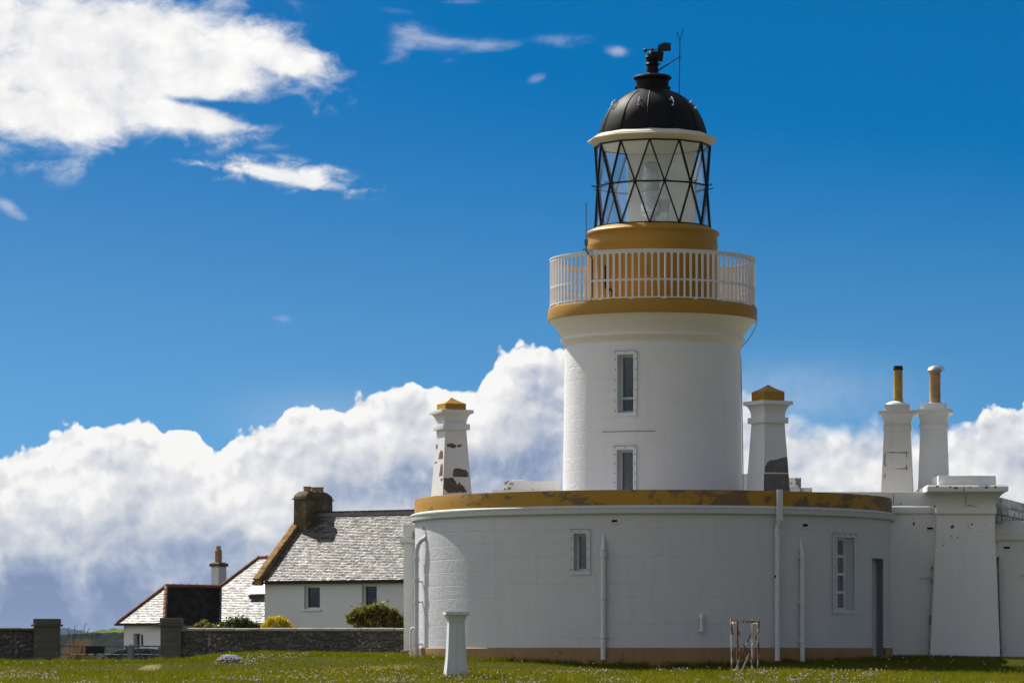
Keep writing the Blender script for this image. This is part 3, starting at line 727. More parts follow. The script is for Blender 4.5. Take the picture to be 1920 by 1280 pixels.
def jag(pts, n=3, a=.02):
    out = []
    for i, p in enumerate(pts):
        q = pts[(i + 1) % len(pts)]
        for j in range(n):
            t = j / n; out.append((p[0] + (q[0] - p[0]) * t + random.uniform(-a, a) * (j > 0), p[1] + (q[1] - p[1]) * t + random.uniform(-a, a) * 60 * (j > 0)))
    return [(min(1, max(0, u)), y) for u, y in out]
pc1 = [('front', jag([(.10, 834), (.2, 833), (.3, 832), (.48, 834), (.47, 840), (.3, 841), (.12, 839)]), m_patch_brown), ('front', jag([(.55, 834.5), (.72, 833.5), (.76, 836), (.62, 839.5), (.55, 839)]), m_patch_brown),
       ('front', [(.34, 893.5), (.37, 882), (.43, 879), (.62, 878.6), (.66, 880), (.86, 881), (.93, 887), (.93, 894), (.8, 895), (.4, 894.6)], m_patch_brown),
       ('front', jag([(.01, 897), (.2, 897.5), (.36, 896), (.45, 903), (.51, 910), (.56, 905), (.72, 911), (.78, 917), (.83, 923), (.5, 924.5), (.23, 925.5), (.02, 918)]), m_patch_brown),
       ('left', [(.45, 861), (.5, 850), (.68, 843.6), (.86, 848), (.9, 860.5)], m_patch_brown), ('left', jag([(.60, 894), (.68, 880), (.72, 869), (.8, 872), (.88, 869), (.93, 893)]), m_patch_brown),
       ('left', [(.08, 833), (.26, 832), (.26, 840), (.1, 841)], m_patch), ('left', [(.72, 899), (.92, 897), (.95, 902), (.8, 903)], m_patch_brown), ('left', [(.05, 866), (.32, 864.5), (.3, 867), (.1, 868)], m_patch)]
def pyramid(Tg, o, sq, w, y0, y1, ypk):
    b = MB(); b.loft([sq(w, y0), sq(w, y1)]); b.loft([sq(w * 1.0, y1), sq(w * .78, y1 + (ypk - y1) * .2), sq(w * .42, y1 + (ypk - y1) * .52), sq(w * .02, ypk)])
    Tg.part('cap_block', b, m_ochre, parent=o)
o, sq, zz, c, cr, k = chimney(HB, 846.4, 81.3, 23, (59.4, 935), (42.7, 805.5), (53.5, 806.5, 795.6), (64.2, 776, 769.4), 0, 'chimney with brown bare patches at the left', m_white, pc1)
pyramid(HB, o, sq, 41.9, 770, 757.5, 745)
pc2 = [('front', jag([(.03, 887), (.04, 876), (.12, 868), (.3, 863.5), (.5, 862), (.7, 859.5), (.86, 857), (1, 857), (1, 886.5)], 2, .012), m_patch), ('front', [(.0, 889.5), (1, 888.5), (1, 928), (0, 928)], m_patch)]
o, sq, zz, c, cr, k = chimney(HB, 1440, 80.6, 30, (60, 930), (44.8, 793), (55, 794, 783), (67.3, 759.5, 752.5), 0, 'chimney with a large grey rendered patch, right of the tower', m_white, pc2)
pyramid(HB, o, sq, 44.4, 753, 735, 721)
# blocks on the flat roof
b = MB(); c1 = at(997, 909, 84.5)
def pbox(b, x0, x1, y0, y1, Y, d): a = at(x0, y1, Y); e = at(x1, y0, Y); b.box(((a.x + e.x) / 2, Y + d / 2, (a.z + e.z) / 2), (e.x - a.x, d, e.z - a.z))
pbox(b, 944, 1049.5, 901.5, 918, 84, 1.1); pbox(b, 923, 1049, 918.2, 940, 83.9, 1.4); pbox(b, 960, 985, 899, 901.4, 84.2, .3); HB.part('roof_block', b, m_peel, label='low peeling block on the roof left of the tower')
b = MB(); pbox(b, 1479, 1502, 895.5, 913.5, 85, .8); pbox(b, 1470, 1523, 914, 940, 84.8, 1.2); HB.part('roof_block', b, m_peel, label='stepped block on the roof right of the grey-patched chimney')
b = MB(); pbox(b, 1380, 1402, 888, 940, 84, .8); HB.part('roof_block', b, m_white)
# ================================================================= flat-roofed wing at the right
WG = Thing('flat_roofed_wing', 'tall flat-roofed white wing with battered buttress at the right of the round house', 'building', (at(1760, H, 84).x, 84, -.12))
def planar(b, o, xd, w, h, holes, depth):
    """upright wall: o lower left corner, xd unit direction, holes (x0,x1,z0,z1)"""
    o = Vector(o); xd = Vector(xd).normalized(); n = Vector((xd.y, -xd.x, 0)); up = Vector((0, 0, 1))
    xs = sorted({0, w} | {v for q in holes for v in q[:2]}); zz_ = sorted({0, h} | {v for q in holes for v in q[2:4]})
    Pn = lambda x, z, d=0: o + xd * x + up * z - n * d
    for i in range(len(xs) - 1):
        for j in range(len(zz_) - 1):
            xm, zm = (xs[i] + xs[i + 1]) / 2, (zz_[j] + zz_[j + 1]) / 2
            if any(q[0] < xm < q[1] and q[2] < zm < q[3] for q in holes): continue
            b.poly((Pn(xs[i], zz_[j]), Pn(xs[i + 1], zz_[j]), Pn(xs[i + 1], zz_[j + 1]), Pn(xs[i], zz_[j + 1])), ((xs[i], zz_[j]), (xs[i + 1], zz_[j]), (xs[i + 1], zz_[j + 1]), (xs[i], zz_[j + 1])))
    for q in holes:
        d = q[4] if len(q) > 4 else depth
        a, c_, z0, z1 = q[:4]
        for s_ in (((a, z0), (a, z1)), ((c_, z1), (c_, z0)), ((a, z1), (c_, z1)), ((c_, z0), (a, z0))):
            (xa, za_), (xb, zb_) = s_; b.poly((Pn(xa, za_), Pn(xb, zb_), Pn(xb, zb_, d), Pn(xa, za_, d)))
        if len(q) > 5: b.poly((Pn(a, z0, d), Pn(c_, z0, d), Pn(c_, z1, d), Pn(a, z1, d)))
YW = 82.62; zW = lambda y: zs(y, YW); xW = lambda p: (p - CX) * YW / F
b = MB(); x0 = xW(1655); x1 = xW(1866); zb_ = -.9; zt_ = zW(950)
planar(b, (x0, YW, zb_), (1, 0, 0), x1 - x0, zt_ - zb_, [(xW(1724.6) - x0, xW(1744.3) - x0, zW(1115) - zb_, zW(1082) - zb_, .05, 1)], .05)
b.poly(((x1, YW, zb_), (x1, YW + 7, zb_), (x1, YW + 7, zt_), (x1, YW, zt_))); b.poly(((x0, YW, zt_), (x1, YW, zt_), (x1, YW + 7, zt_), (x0, YW + 7, zt_)))
WG.part('wall', b, m_wing)
b = MB(); xa = xW(1523); zc = zW(921.7)
b.box(((xa + x1) / 2, YW + .15, (zt_ + .03 + zc) / 2), (x1 - xa, .3, zc - zt_ - .03)); b.box(((xW(1669) + x1) / 2, YW + .1, zW(956)), (x1 - xW(1669), .32, zW(950.3) - zW(962)))
WG.part('parapet', b, m_wing, bevel=.008)
# battered buttress with flared capital
def rg(p0, p1, yf, y, yb=84.2): return [Vector(((p0 - CX) * yf / F, yf, zs(y, yf))), Vector(((p1 - CX) * yf / F, yf, zs(y, yf))), Vector(((p1 - CX) * yf / F, yb, zs(y, yf))), Vector(((p0 - CX) * yf / F, yb, zs(y, yf)))]
b = MB(); b.loft([rg(1743.5, 1876, 82.22, 1250), rg(1757, 1864, 82.32, 962.4)]); bt = WG.part('buttress', b, m_wing)
b = MB(); b.loft([rg(1755, 1868.6, 82.25, 962.4), rg(1755, 1868.6, 82.25, 950.4)]); b.loft([rg(1757.5, 1867, 82.3, 950.2), rg(1757.3, 1868, 82.28, 944), rg(1755.5, 1870.5, 82.24, 937), rg(1752, 1875, 82.17, 930), rg(1746.5, 1881.5, 82.08, 924.5), rg(1740.5, 1887.5, 81.98, 921)])
b.loft([rg(1738.8, 1889.5, 81.95, 921), rg(1738.6, 1890.9, 81.94, 918), rg(1738.6, 1890.9, 81.94, 912), rg(1741, 1888, 81.98, 908.8)])
WG.part('capital', b, m_wing, parent=bt)
b = MB(); b.loft([rg(1759, 1868, 82.2, 908.6, 83.6), rg(1759.5, 1867, 82.2, 891.3, 83.6)]); WG.part('coping_block', b, m_wing, parent=bt, bevel=.01)
def crack(pts, w, Y, parent, Tg=WG):
    b = MB(); n = len(pts); L = []; Rr = []
    for i, (x, y) in enumerate(pts):
        q = pts[min(i + 1, n - 1)]; p = pts[max(i - 1, 0)]; d = Vector((q[0] - p[0], q[1] - p[1])).normalized(); ww = w * random.uniform(.5, 1.3) * (1 if 0 < i < n - 1 else .4)
        L.append(at(x - d.y * ww, y + d.x * ww, Y)); Rr.append(at(x + d.y * ww, y - d.x * ww, Y))
    for i in range(n - 1): b.poly((L[i], L[i + 1], Rr[i + 1], Rr[i]))
    return Tg.part('crack', b, m_patch, parent=parent, fix=False)
crack([(1807.5, 909), (1808, 914), (1807.2, 919), (1806.6, 920)], .8, 81.93, bt)
crack([(1809, 922.5), (1809.6, 931), (1810.5, 938), (1811, 949)], .7, 81.99, bt)
crack([(1811, 947.5), (1818, 947), (1828, 948.2), (1834, 948.4)], .8, 82.24, bt)
crack([(1675.3, 924), (1675.6, 932), (1675, 940), (1675.4, 949)], .6, YW - .004, None)
def blot(px, py, r, Y, parent, n=9, sy=1., Tg=WG, mt=None):
    b = MB(); b.poly([at(px + r * random.uniform(.5, 1.3) * math.cos(a), py + sy * r * random.uniform(.5, 1.3) * math.sin(a), Y) for a in np.linspace(0, 2 * math.pi, n + 1)[:-1]])
    Tg.part('bare_patch', b, mt or m_patch, parent=parent, fix=False)
for px, py, r, sy in ((1713, 982, 3, 1.2), (1713, 972.5, 1, 1), (1688.5, 944.5, 1.2, 1.8), (1746.5, 956, 1.6, .9)): blot(px, py, r, YW - .004 - (.08 if py == 956 else 0), None, sy=sy)
ybt = lambda py: 82.22 + (1250 - py) / (1250 - 962.4) * .10 - .006
for px, py, r, sy in ((1785, 987, 4.2, .8), (1786, 983.5, 2, .6), (1784.5, 1005.5, 2, .8), (1795.5, 1007.5, 3.2, .4), (1822, 982.5, 3, .5), (1815, 985, 1.6, .8), (1818, 990, 2, .5), (1840, 995, 1.3, .9), (1846, 983, 1.3, .5)): blot(px, py, r, ybt(py), bt, sy=sy)
for px, py, r, sy in ((1793, 913.8, 5, .55), (1782, 912, 3, .5), (1850, 913.6, 4.5, .5), (1866, 912.5, 3, .7), (1757, 911.5, 4, .4), (1818, 913, 4, .3)): blot(px, py, r, 81.937, bt, sy=sy)
def fvent(px, py, Y, w=11, h=3.8, Tg=WG):
    b = MB(); pbox(b, px - w * .65, px + w * .65, py + h * .6, py + h * 1.0, Y - .03, .03); b.cur = 1; pbox(b, px - w / 2, px + w / 2, py - h / 2, py + h / 2, Y - .006, .01); Tg.part('air_vent', b, [m_wing, m_dark])
fvent(1743.8, 990, YW)
b = MB(); q = lambda px, py, o=.07: at(px, py, YW - o)
b.tube([q(1750.5, 1056, .0), q(1750, 1061, .05), q(1749.5, 1068), q(1746.2, 1154)], .046, 10); b.tube([q(1746.2, 1154), q(1744, 1236)], .052, 10); b.tube([q(1749.8, 1065), q(1749.6, 1069)], .06, 10); b.tube([q(1747, 1153), q(1746.8, 1157)], .06, 10)
WG.part('drain_pipe', b, m_rustpipe, label='thin rust-streaked pipe beside the buttress')
# curved stretch of parapet running back from the buttress
b = MB(); p0 = Vector((xW(1868) + .02, YW + .1, 0)); p1 = Vector((12.15, 87.0, 0)); p2 = Vector((13.8, 91, 0))
for a_, e_ in ((p0, p1), (p1, p2)):
    d = (e_ - a_).normalized(); n = Vector((d.y, -d.x, 0)); L = (e_ - a_).length; M = frame_at((a_ + e_) / 2, d, -n, (0, 0, 1)); b.box((0, .15, (2.93 + 3.5) / 2), (L, .3, .57), M); b.box((0, .05, 3.17), (L, .36, .14), M)
WG.part('rear_parapet', b, m_dark_peel)
pc3 = [('front', [(.05, 849.5), (.3, 848), (.6, 849.3), (.85, 848), (.95, 850.5), (.6, 850.6), (.3, 850)], m_patch), ('front', [(.06, 851), (.1, 851), (.09, 868), (.14, 873), (.1, 876), (.055, 868)], m_patch), ('front', [(.4, 879.5), (.8, 878.6), (.83, 872), (.86, 876), (.85, 885), (.82, 880.6), (.5, 880.4)], m_patch), ('front', [(.1, 888), (.13, 890), (.11, 900), (.085, 897)], m_patch), ('front', [(.82, 852), (.85, 850), (.86, 860), (.83, 858)], m_patch)]
o, sq, zz, c, cr, k = chimney(WG, 1683, 84.0, -9, (58.8, 930), (48.5, 807), (51.8, 807.7, 797.5), (68, 777.5, 771.3), 0, 'stained chimney with cracks and an open yellow pot', m_wing_grey, pc3)
b = MB(); b.loft([sq(46.7, 771.5), sq(46.7, 759)]); WG.part('cap_block', b, m_wing_grey, parent=o, bevel=.01)
def L2(a): return [(r * k, zz(y)) for r, y in a]
b = MB(); b.lathe(L2([(21, 759.2), (19, 756), (14, 753.6), (8, 752)]), c.x - 2 * k, c.y, 24); WG.part('mortar_dome', b, m_wing, parent=o)
b = MB(); b.lathe(L2([(9.6, 753), (9.4, 749), (8.7, 747), (8.2, 700), (8.2, 694)]), c.x + 1 * k, c.y, 28); b.cur = 1; b.lathe(L2([(8.2, 694), (9.6, 693), (9.6, 691), (8.6, 690.5), (8.6, 686), (6.8, 686), (6.8, 700)]), c.x + 1 * k, c.y, 28); WG.part('chimney_pot', b, [m_yclay, m_soot], parent=o)
o, sq, zz, c, cr, k = chimney(WG, 1751, 84.3, -10, (56.8, 930), (47.8, 803), (52.3, 806, 795.5), (68, 775, 768), 0, 'clean white chimney with a capped clay pot', m_white)
b = MB(); b.loft([sq(46, 768.2), sq(46, 756.7)]); WG.part('cap_block', b, m_white, parent=o, bevel=.01)
b = MB(); b.lathe(L2([(13.5, 756.8), (11, 754), (10.6, 753), (10.2, 710), (10.2, 706), (11, 705), (11, 703), (10.2, 702), (10.4, 698), (14, 696), (14, 694), (12, 692.6)]), c.x + 2 * k, c.y, 28); pot = WG.part('chimney_pot', b, m_clay, parent=o)
b = MB(); b.lathe(L2([(14.6, 694.5), (13, 691), (8, 687.5), (2, 684.6), (.3, 684.2)]), c.x + 2 * k, c.y, 28); pts = [Vector((c.x + (2 + x) * k, c.y - .02, zz(y))) for x, y in ((8, 686), (14, 688), (16.5, 691), (17, 694.5))]; b.tube(pts, .014, 6)
WG.part('cowl', b, m_silver, parent=pot)
# ================================================================= low wings behind, right and left
YL = 83.55
LR = Thing('low_side_wing', 'low white side wing at the far right beyond the battered buttress', 'building', (at(1900, H, YL).x, YL, -.12))
zL = lambda y: zs(y, YL); xL = lambda p: (p - CX) * YL / F
b = MB(); x0 = xL(1866); x1 = xL(2010); planar(b, (x0, YL, -.9), (1, 0, 0), x1 - x0, zL(976) + .9, [(xL(1911.5) - x0, xL(1950) - x0, zL(1106) + .9, zL(1077) + .9, .06, 1)], .06)
b.poly(((x0, YL, zL(976)), (x1, YL, zL(976)), (x1, YL + 6, zL(976)), (x0, YL + 6, zL(976)))); b.poly(((x1, YL, -.9), (x1, YL + 6, -.9), (x1, YL + 6, zL(976)), (x1, YL, zL(976))))
LR.part('wall', b, m_wing)
b = MB(); b.box(((x0 + x1) / 2, YL - .03, zL(1007)), (x1 - x0, .1, zL(1002) - zL(1012))); b.box(((x0 + x1) / 2, YL - .004, zL(989)), (x1 - x0, .03, zL(976.2) - zL(1001.5))); LR.part('cornice', b, m_wing, bevel=.008)
fvent(1888, 1026, YL, Tg=LR)
b = MB(); q = lambda px, py, o=.1: at(px, py, YL - o)
b.tube([q(1874.5, 1041, .0), q(1875.3, 1052, .06), q(1876, 1066), q(1881.5, 1240)], [.02, .042, .05, .05], 12)
for x, y in ((1876.2, 1069), (1877.2, 1090), (1880.3, 1208), (1880.5, 1213)): b.tube([q(x, y - 1.7), q(x, y + 1.7)], .068, 12)
LR.part('drain_pipe', b, m_pipe)
b = MB(); b.tube([q(1871.0, 1044, .03), q(1872.2, 1064, .03), q(1877.4, 1236, .03)], .022, 6); LR.part('cable', b, m_fascia)  # dark tube put in for the shadow gap beside the pipe
YL = 83.2
LL = Thing('narrow_end_wing', 'narrow white end wing with ochre foot peeping out at the left of the round house', 'building', (at(768, H, YL).x, YL, -.12))
b = MB(); x0 = xL(757); x1 = xL(850); zt_ = zL(984)
b.box(((x0 + x1) / 2, YL + 2.5, (zt_ - .9) / 2), (x1 - x0, 5, zt_ + .9)); LL.part('wall', b, m_wing)
b = MB(); b.box(((xL(749.5) + x1) / 2, YL + 2.5, zL(1012)), (x1 - xL(749.5), 5.16, zL(1007) - zL(1017))); LL.part('cornice', b, m_peel, bevel=.008)
b = MB(); b.box(((xL(756.3) + x1) / 2, YL + 2.5, zL(994)), (x1 - xL(756.3), 5.02, zL(982) - zL(1006.5))); LL.part('parapet', b, m_peel)
b = MB(); b.box(((xL(751) + x1) / 2, YL + 2.5, (zL(1218.6) - .8) / 2), (x1 - xL(751), 5.14, zL(1218.6) + .8)); LL.part('plinth', b, m_ochre_old, bevel=.02)
b = MB(); q = lambda px, py, o=.05: at(px, py, YL - o)
b.tube([q(775.3, 1006, 0), q(776.5, 1006), q(778.2, 1010), q(778.2, 1142), q(776, 1143, 0)], .018, 8)
for y in (1030, 1056, 1082, 1108, 1134): b.box(q(777, y, .025), (.07, .05, .02))
LL.part('conduit', b, m_pipe)
b = MB(); q = lambda px, py: at(px, py, 80.6); b.tube([q(777, 1178), q(774.5, 1176.5), q(771.5, 1178.5), q(770.6, 1184), q(770.6, 1238)], .03, 8); HB.part('drain_pipe', b, m_pipe, label='short hooked pipe at the left foot of the round house')
# ================================================================= cottages on the left
UP = Vector((0, 0, 1))
def t_on(px, P, d):   # distance along a ground line at which it is seen at column px
    k = (px - CX) / F; return (k * P.y - P.x) / (d.x - k * d.y)
def slates(b, O, u, v, nrm, poly, gauge, width, lift=.019, jit=.006):
    """courses of separate slates filling polygon poly given in (u,v)"""
    vs = [p[1] for p in poly]; us = [p[0] for p in poly]
    def inside(x, y):
        c = False; n = len(poly)
        for i in range(n):
            (x0, y0), (x1, y1) = poly[i], poly[i - 1]
            if (y0 > y) != (y1 > y) and x < (x1 - x0) * (y - y0) / (y1 - y0) + x0: c = not c
        return c
    y = min(vs) - .01; row = 0
    while y < max(vs):
        x = min(us) - width * (.5 if row % 2 else 0) - random.uniform(0, .02)
        while x < max(us):
            w = width * random.uniform(.8, 1.2)
            if inside(x + w / 2, y + gauge / 2):
                v0 = y + random.uniform(-jit, jit); v1 = y + gauge * 1.25; h0 = lift + random.uniform(0, .008); d = random.uniform(-.005, .005); h1 = random.uniform(.0, .004)
                Pq = lambda a, c, h: O + u * a + v * c + nrm * h
                c = random.uniform(0, .012)
                q = [Pq(x + .003, v0 + c, h0 + d), Pq(x + w * .5, v0, h0), Pq(x + w - .003, v0 + c, h0 - d), Pq(x + w - .003, v1, h1 - d * .5), Pq(x + .003, v1, h1 + d * .5)]
                ids = [b.vert(p) for p in q]; b.face(ids)
                e = [b.vert(Pq(x + .003, v0 + c, -.01)), b.vert(Pq(x + w * .5, v0, -.01)), b.vert(Pq(x + w - .003, v0 + c, -.01))]
                b.face((e[0], e[1], ids[1], ids[0])); b.face((e[1], e[2], ids[2], ids[1]))
            x += w
        y += gauge; row += 1
def cwin(T, b_holes, o, xd, x0, x1, z0, z1, depth, label=None, sill=False):
    xd = Vector(xd).normalized(); n = Vector((xd.y, -xd.x, 0)); M = frame_at(Vector(o) + xd * (x0 + x1) / 2 + UP * (z0 + z1) / 2, xd, -n, UP); w = x1 - x0; h = z1 - z0
    f = MB(); fw = .06
    for x in (-w / 2 + fw / 2, w / 2 - fw / 2): f.box((x, depth - .02, 0), (fw, .07, h), M)
    for z in (-h / 2 + fw / 2, h / 2 - fw / 2): f.box((0, depth - .02, z), (w - 2 * fw, .07, fw), M)
    wo = T.part('window', f, m_sash, label=label)
    p = MB(); p.box((0, depth, 0), (w - .1, .008, h - .1), M); T.part('pane', p, m_pane, parent=wo)
    r = MB(); r.box((0, depth + .35, 0), (w + .6, .02, h + .6), M); T.part('room_backing', r, m_room, parent=wo)
    s = MB(); s.box((0, -.01, -h / 2 - .03), (w + .1, .1, .05), M); T.part('sill', s, m_sash, parent=wo)
    return wo, M, w, h
# ---- long white cottage
YC = 122.0; C0 = at(489, 1088, YC); al = R(30); e = Vector((math.cos(al), -math.sin(al), 0)); nb = Vector((math.sin(al), math.cos(al), 0))
pit = R(38.5); run = 2.87; Lc = 8.6; vS = (nb * math.cos(pit) + UP * math.sin(pit)); nS = (-nb * math.sin(pit) + UP * math.cos(pit)); slope = run / math.cos(pit)
CT = Thing('long_white_cottage', 'long white cottage with steep grey slate roof and a broad mossy gable chimney', 'cottage', C0 + UP * (-1.4 - C0.z))
wo = C0 + e * .06 + nb * .14; wo.z = -1.7; hw_ = C0.z + .06 + 1.7
def wz(py, y): return zs(py, y) + 1.7
holes = []
for a, c, y0, y1 in ((570.3, 599.8, 1141.5, 1097), (678.5, 706.4, 1140.5, 1095)):
    t0, t1 = t_on(a, wo, e), t_on(c, wo, e); ym = wo.y + e.y * (t0 + t1) / 2; holes.append((t0, t1, wz(y0, ym), wz(y1, ym)))
b = MB(); planar(b, wo, e, Lc - .2, hw_, holes, .2)
back = nb * (2 * run - .28)
gz0 = Vector((wo.x, wo.y, -1.7))
pk = gz0 + nb * (run - .14); pk.z = C0.z + run * math.tan(pit) - .08
for s_ in (0, Lc - .2):
    b.poly([p + e * s_ for p in (gz0, Vector((gz0.x, gz0.y, C0.z + .06)), pk, Vector((*(gz0 + back).xy, C0.z + .06)), gz0 + back)])
bk = gz0 + back; b.poly((bk, bk + e * (Lc - .2), bk + e * (Lc - .2) + UP * hw_, bk + UP * hw_))
CT.part('wall', b, m_harl)
for (t0, t1, z0, z1), lab in zip(holes, ('cottage window above the yellow gorse', 'cottage window above the olive bush')):
    w_, M, w, h = cwin(CT, None, wo, e, t0, t1, z0, z1, .18, lab)
    f = MB()
    for k in range(5): f.sphere(M @ Vector((-.02 + .05 * k, .27, -h / 2 + .2 + .05 * (k % 2))), .035, 7, 4)
    f.tube([M @ Vector((.08, .27, -h / 2 + .05)), M @ Vector((.08, .27, -h / 2 + .2))], .02, 6); CT.part('flower_vase', f, m_grey, parent=w_)
b = MB(); O = C0 + Vector((0, 0, .0))
slates(b, O, e, vS, nS, [(.02, -.03), (Lc, -.03), (Lc, slope), (.02, slope)], .086, .135)
b.poly([O - nS * .02, O + e * Lc - nS * .02, O + e * Lc + vS * slope - nS * .02, O + vS * slope - nS * .02])
roof = CT.part('roof', b, m_slate, fix=False)
nB = nb * math.sin(pit) + UP * math.cos(pit); OB = C0 + nb * 2 * run; vB = -nb * math.cos(pit) + UP * math.sin(pit)
b = MB(); slates(b, OB, e, vB, nB, [(.02, -.03), (Lc, -.03), (Lc, slope), (.02, slope)], .2, .3)
b.poly([OB - nB * .02, OB + e * Lc - nB * .02, OB + e * Lc + vB * slope - nB * .02, OB + vB * slope - nB * .02]); CT.part('rear_roof', b, m_slate, fix=False)
b = MB(); rg_ = C0 + vS * slope
b.extrude([rg_ + e * .3 - nb * .14 - UP * .08, rg_ + e * .3 - nb * .10 + UP * .02, rg_ + e * .3 + UP * .085, rg_ + e * .3 + nb * .10 + UP * .02, rg_ + e * .3 + nb * .14 - UP * .08], e * (Lc - .3))
CT.part('ridge', b, m_stone_ridge)
b = MB(); Mf = frame_at(C0 - nS * .06 - vS * .0 + e * Lc / 2, e, nb, UP); b.box((0, -.03, -.035), (Lc + .1, .09, .075), Mf); CT.part('gutter', b, m_fascia)
b = MB(); n_ = 7
for k in range(n_):
    a0 = -.12 + (slope + .1) * k / n_; a1 = -.12 + (slope + .1) * (k + 1) / n_ - .012
    M = frame_at(C0 + vS * (a0 + a1) / 2 - e * .06 + nS * (.065 + random.uniform(-.008, .008)), e, vS, nS); b.box((0, 0, 0), (.25, a1 - a0, .24), M)
M = frame_at(C0 + vS * -.1 - e * .06 - UP * .03, e, nb, UP); b.box((0, 0, 0), (.3, .25, .16), M)
OBs = OB
for k in range(n_):
    a0 = -.12 + (slope + .1) * k / n_; a1 = -.12 + (slope + .1) * (k + 1) / n_ - .012
    M = frame_at(OBs + vB * (a0 + a1) / 2 - e * .06 + nB * .065, e, vB, nB); b.box((0, 0, 0), (.25, a1 - a0, .24), M)
CT.part('skew_coping', b, m_skew, bevel=.012)
# gable chimney
Cc = C0 + nb * 2.12; u0, u1, v0, v1 = -.11, .41, 0., 1.66; zt_ = zs(931, 124); za_ = zs(925, 124)
def cr_(uu0, uu1, vv0, vv1, z): return [Vector(((Cc + e * a + nb * c).x, (Cc + e * a + nb * c).y, z)) for a, c in ((uu0, vv0), (uu1, vv0), (uu1, vv1), (uu0, vv1))]
b = MB(); zc_ = zs(935.5, 124)
b.loft([cr_(u0, u1, v0, v1, 3.0), cr_(u0 + .01, u1 - .01, v0 + .01, v1 - .01, zc_), cr_(u0, u1, v0, v1, zt_ - .02), cr_(u0 + .01, u1 - .01, v0 + .05, v1 - .06, zt_ + .06), cr_(u0 + .05, u1 - .05, v0 + .22, v1 - .28, zt_ + .17), cr_(u0 + .1, u1 - .1, v0 + .35, v1 - .45, zt_ + .2)], sm_=False)
b.loft([cr_(u0 - .04, u1 + .03, v0 - .04, v1 + .03, zc_ - .02), cr_(u0 - .04, u1 + .03, v0 - .04, v1 + .03, zc_ + .025)])
ch = CT.part('chimney', b, m_stackstone, bevel=.02)
for vv, hh, r_ in ((.45, .13, .125), (.9, .10, .115), (1.25, .12, .115)):
    c = Cc + e * .15 + nb * vv; z0 = zt_ + .14; z1 = zs(912.5 if vv < .6 else 914, 124 + vv)
    b = MB(); b.lathe([(r_ * 1.02, z0), (r_, z1 - .05), (r_ * 1.12, z1 - .035), (r_ * 1.12, z1), (r_ * .8, z1), (r_ * .8, z0 + .1)], c.x, c.y, 20); CT.part('chimney_pot', b, m_clay, parent=ch)
# ---- hipped cottage further off
be = R(48); A = at(312, 1098, 150); r_ = Vector((math.cos(be), math.sin(be), 0)); n1 = -r_; n2 = Vector((math.sin(be), -math.cos(be), 0)); rn = 1.42
ze = zs(1168, 149.9); rise = A.z - ze; ph = math.atan2(rise, rn)
HC = Thing('hipped_cottage', 'white cottage with hipped slate roofs and red ridge tiles beside the gateway', 'cottage', Vector((A.x, A.y, -1.4)))
def dn(p): return Vector((p.x, p.y, ze))
Lf, Fc = dn(A + (n1 - n2) * rn), dn(A + (n1 + n2) * rn); Lr = t_on(413, A, r_); Bp = A + r_ * Lr
k_ = 1.13; Tp = Bp + (r_ + n2) * k_; Tp.z = Bp.z + k_ * math.tan(ph)
Vb = dn(Bp + (n1 + n2) * rn)
def roofpart(name, O, u, n, poly3, mt, ga, wi, parent=None, under=True):
    v = (-n * math.cos(ph) + UP * math.sin(ph)); nn = (n * math.sin(ph) + UP * math.cos(ph)); b = MB()
    slates(b, O, u, v, nn, [((p - O).dot(u), (p - O).dot(v)) for p in poly3], ga, wi, .020)
    b.poly([p - nn * .02 for p in poly3]); return HC.part(name, b, mt, fix=False)
ov = .12
roofpart('hip_roof', Lf, n2, n1, [Lf - n2 * .0 + n1 * 0, Fc, A], m_slate_hip, .095, .17)
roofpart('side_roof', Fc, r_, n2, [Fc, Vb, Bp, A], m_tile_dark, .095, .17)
E2 = Tp + n2 * 6; Er = dn(E2 + n1 * (rn + k_))
roofpart('main_roof', Vb, n2, n1, [Vb, Er, E2, Tp, Bp], m_slate_hip, .095, .17)
b = MB()   # far slopes
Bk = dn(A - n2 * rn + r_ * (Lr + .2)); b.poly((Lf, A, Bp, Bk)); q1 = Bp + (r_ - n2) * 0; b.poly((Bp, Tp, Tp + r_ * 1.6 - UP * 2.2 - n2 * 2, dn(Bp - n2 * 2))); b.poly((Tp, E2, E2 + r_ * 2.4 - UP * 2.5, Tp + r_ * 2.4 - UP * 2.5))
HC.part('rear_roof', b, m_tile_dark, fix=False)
def ridge(a, c, n, parent=None, w=.11):
    b = MB(); d = (c - a) / n
    for i in range(n):
        b.tube([a + d * i + UP * .01, a + d * (i + .92) + UP * .01, a + d * (i + .93) + UP * .014, a + d * (i + 1.02) + UP * .014], [w, w * .97, w * 1.12, w * 1.12], 10)
    return HC.part('ridge_tiles', b, m_ridge)
ridge(Lf, A, 8, w=.085); ridge(Fc, A, 8, w=.085); ridge(A, Bp, 7, w=.085); ridge(Bp, Tp, 6, w=.085); ridge(Tp, E2, 12, w=.085)
b = MB(); wl = Lf - n1 * .2 + n2 * .2; wl.z = -1.9; wlen = 2 * rn - .4
tw0, tw1 = t_on(250, wl, n2), t_on(268.5, wl, n2); yw = wl.y + n2.y * tw0
hole = (tw0, tw1, zs(1214, yw) + 1.9, zs(1187, yw) + 1.9)
planar(b, wl, n2, wlen, ze + 1.9, [hole], .22)
c1 = wl + n2 * wlen; b.poly((c1, c1 + r_ * 4.5, c1 + r_ * 4.5 + UP * (ze + 1.9), c1 + UP * (ze + 1.9)))
c2 = wl; b.poly((c2, c2 + r_ * 4.5, c2 + r_ * 4.5 + UP * (ze + 1.9), c2 + UP * (ze + 1.9)))
m0 = Vector((Vb.x, Vb.y, -1.9)) + r_ * .2; b.poly((m0, m0 + n2 * 7, m0 + n2 * 7 + UP * (ze + 1.9), m0 + UP * (ze + 1.9)))
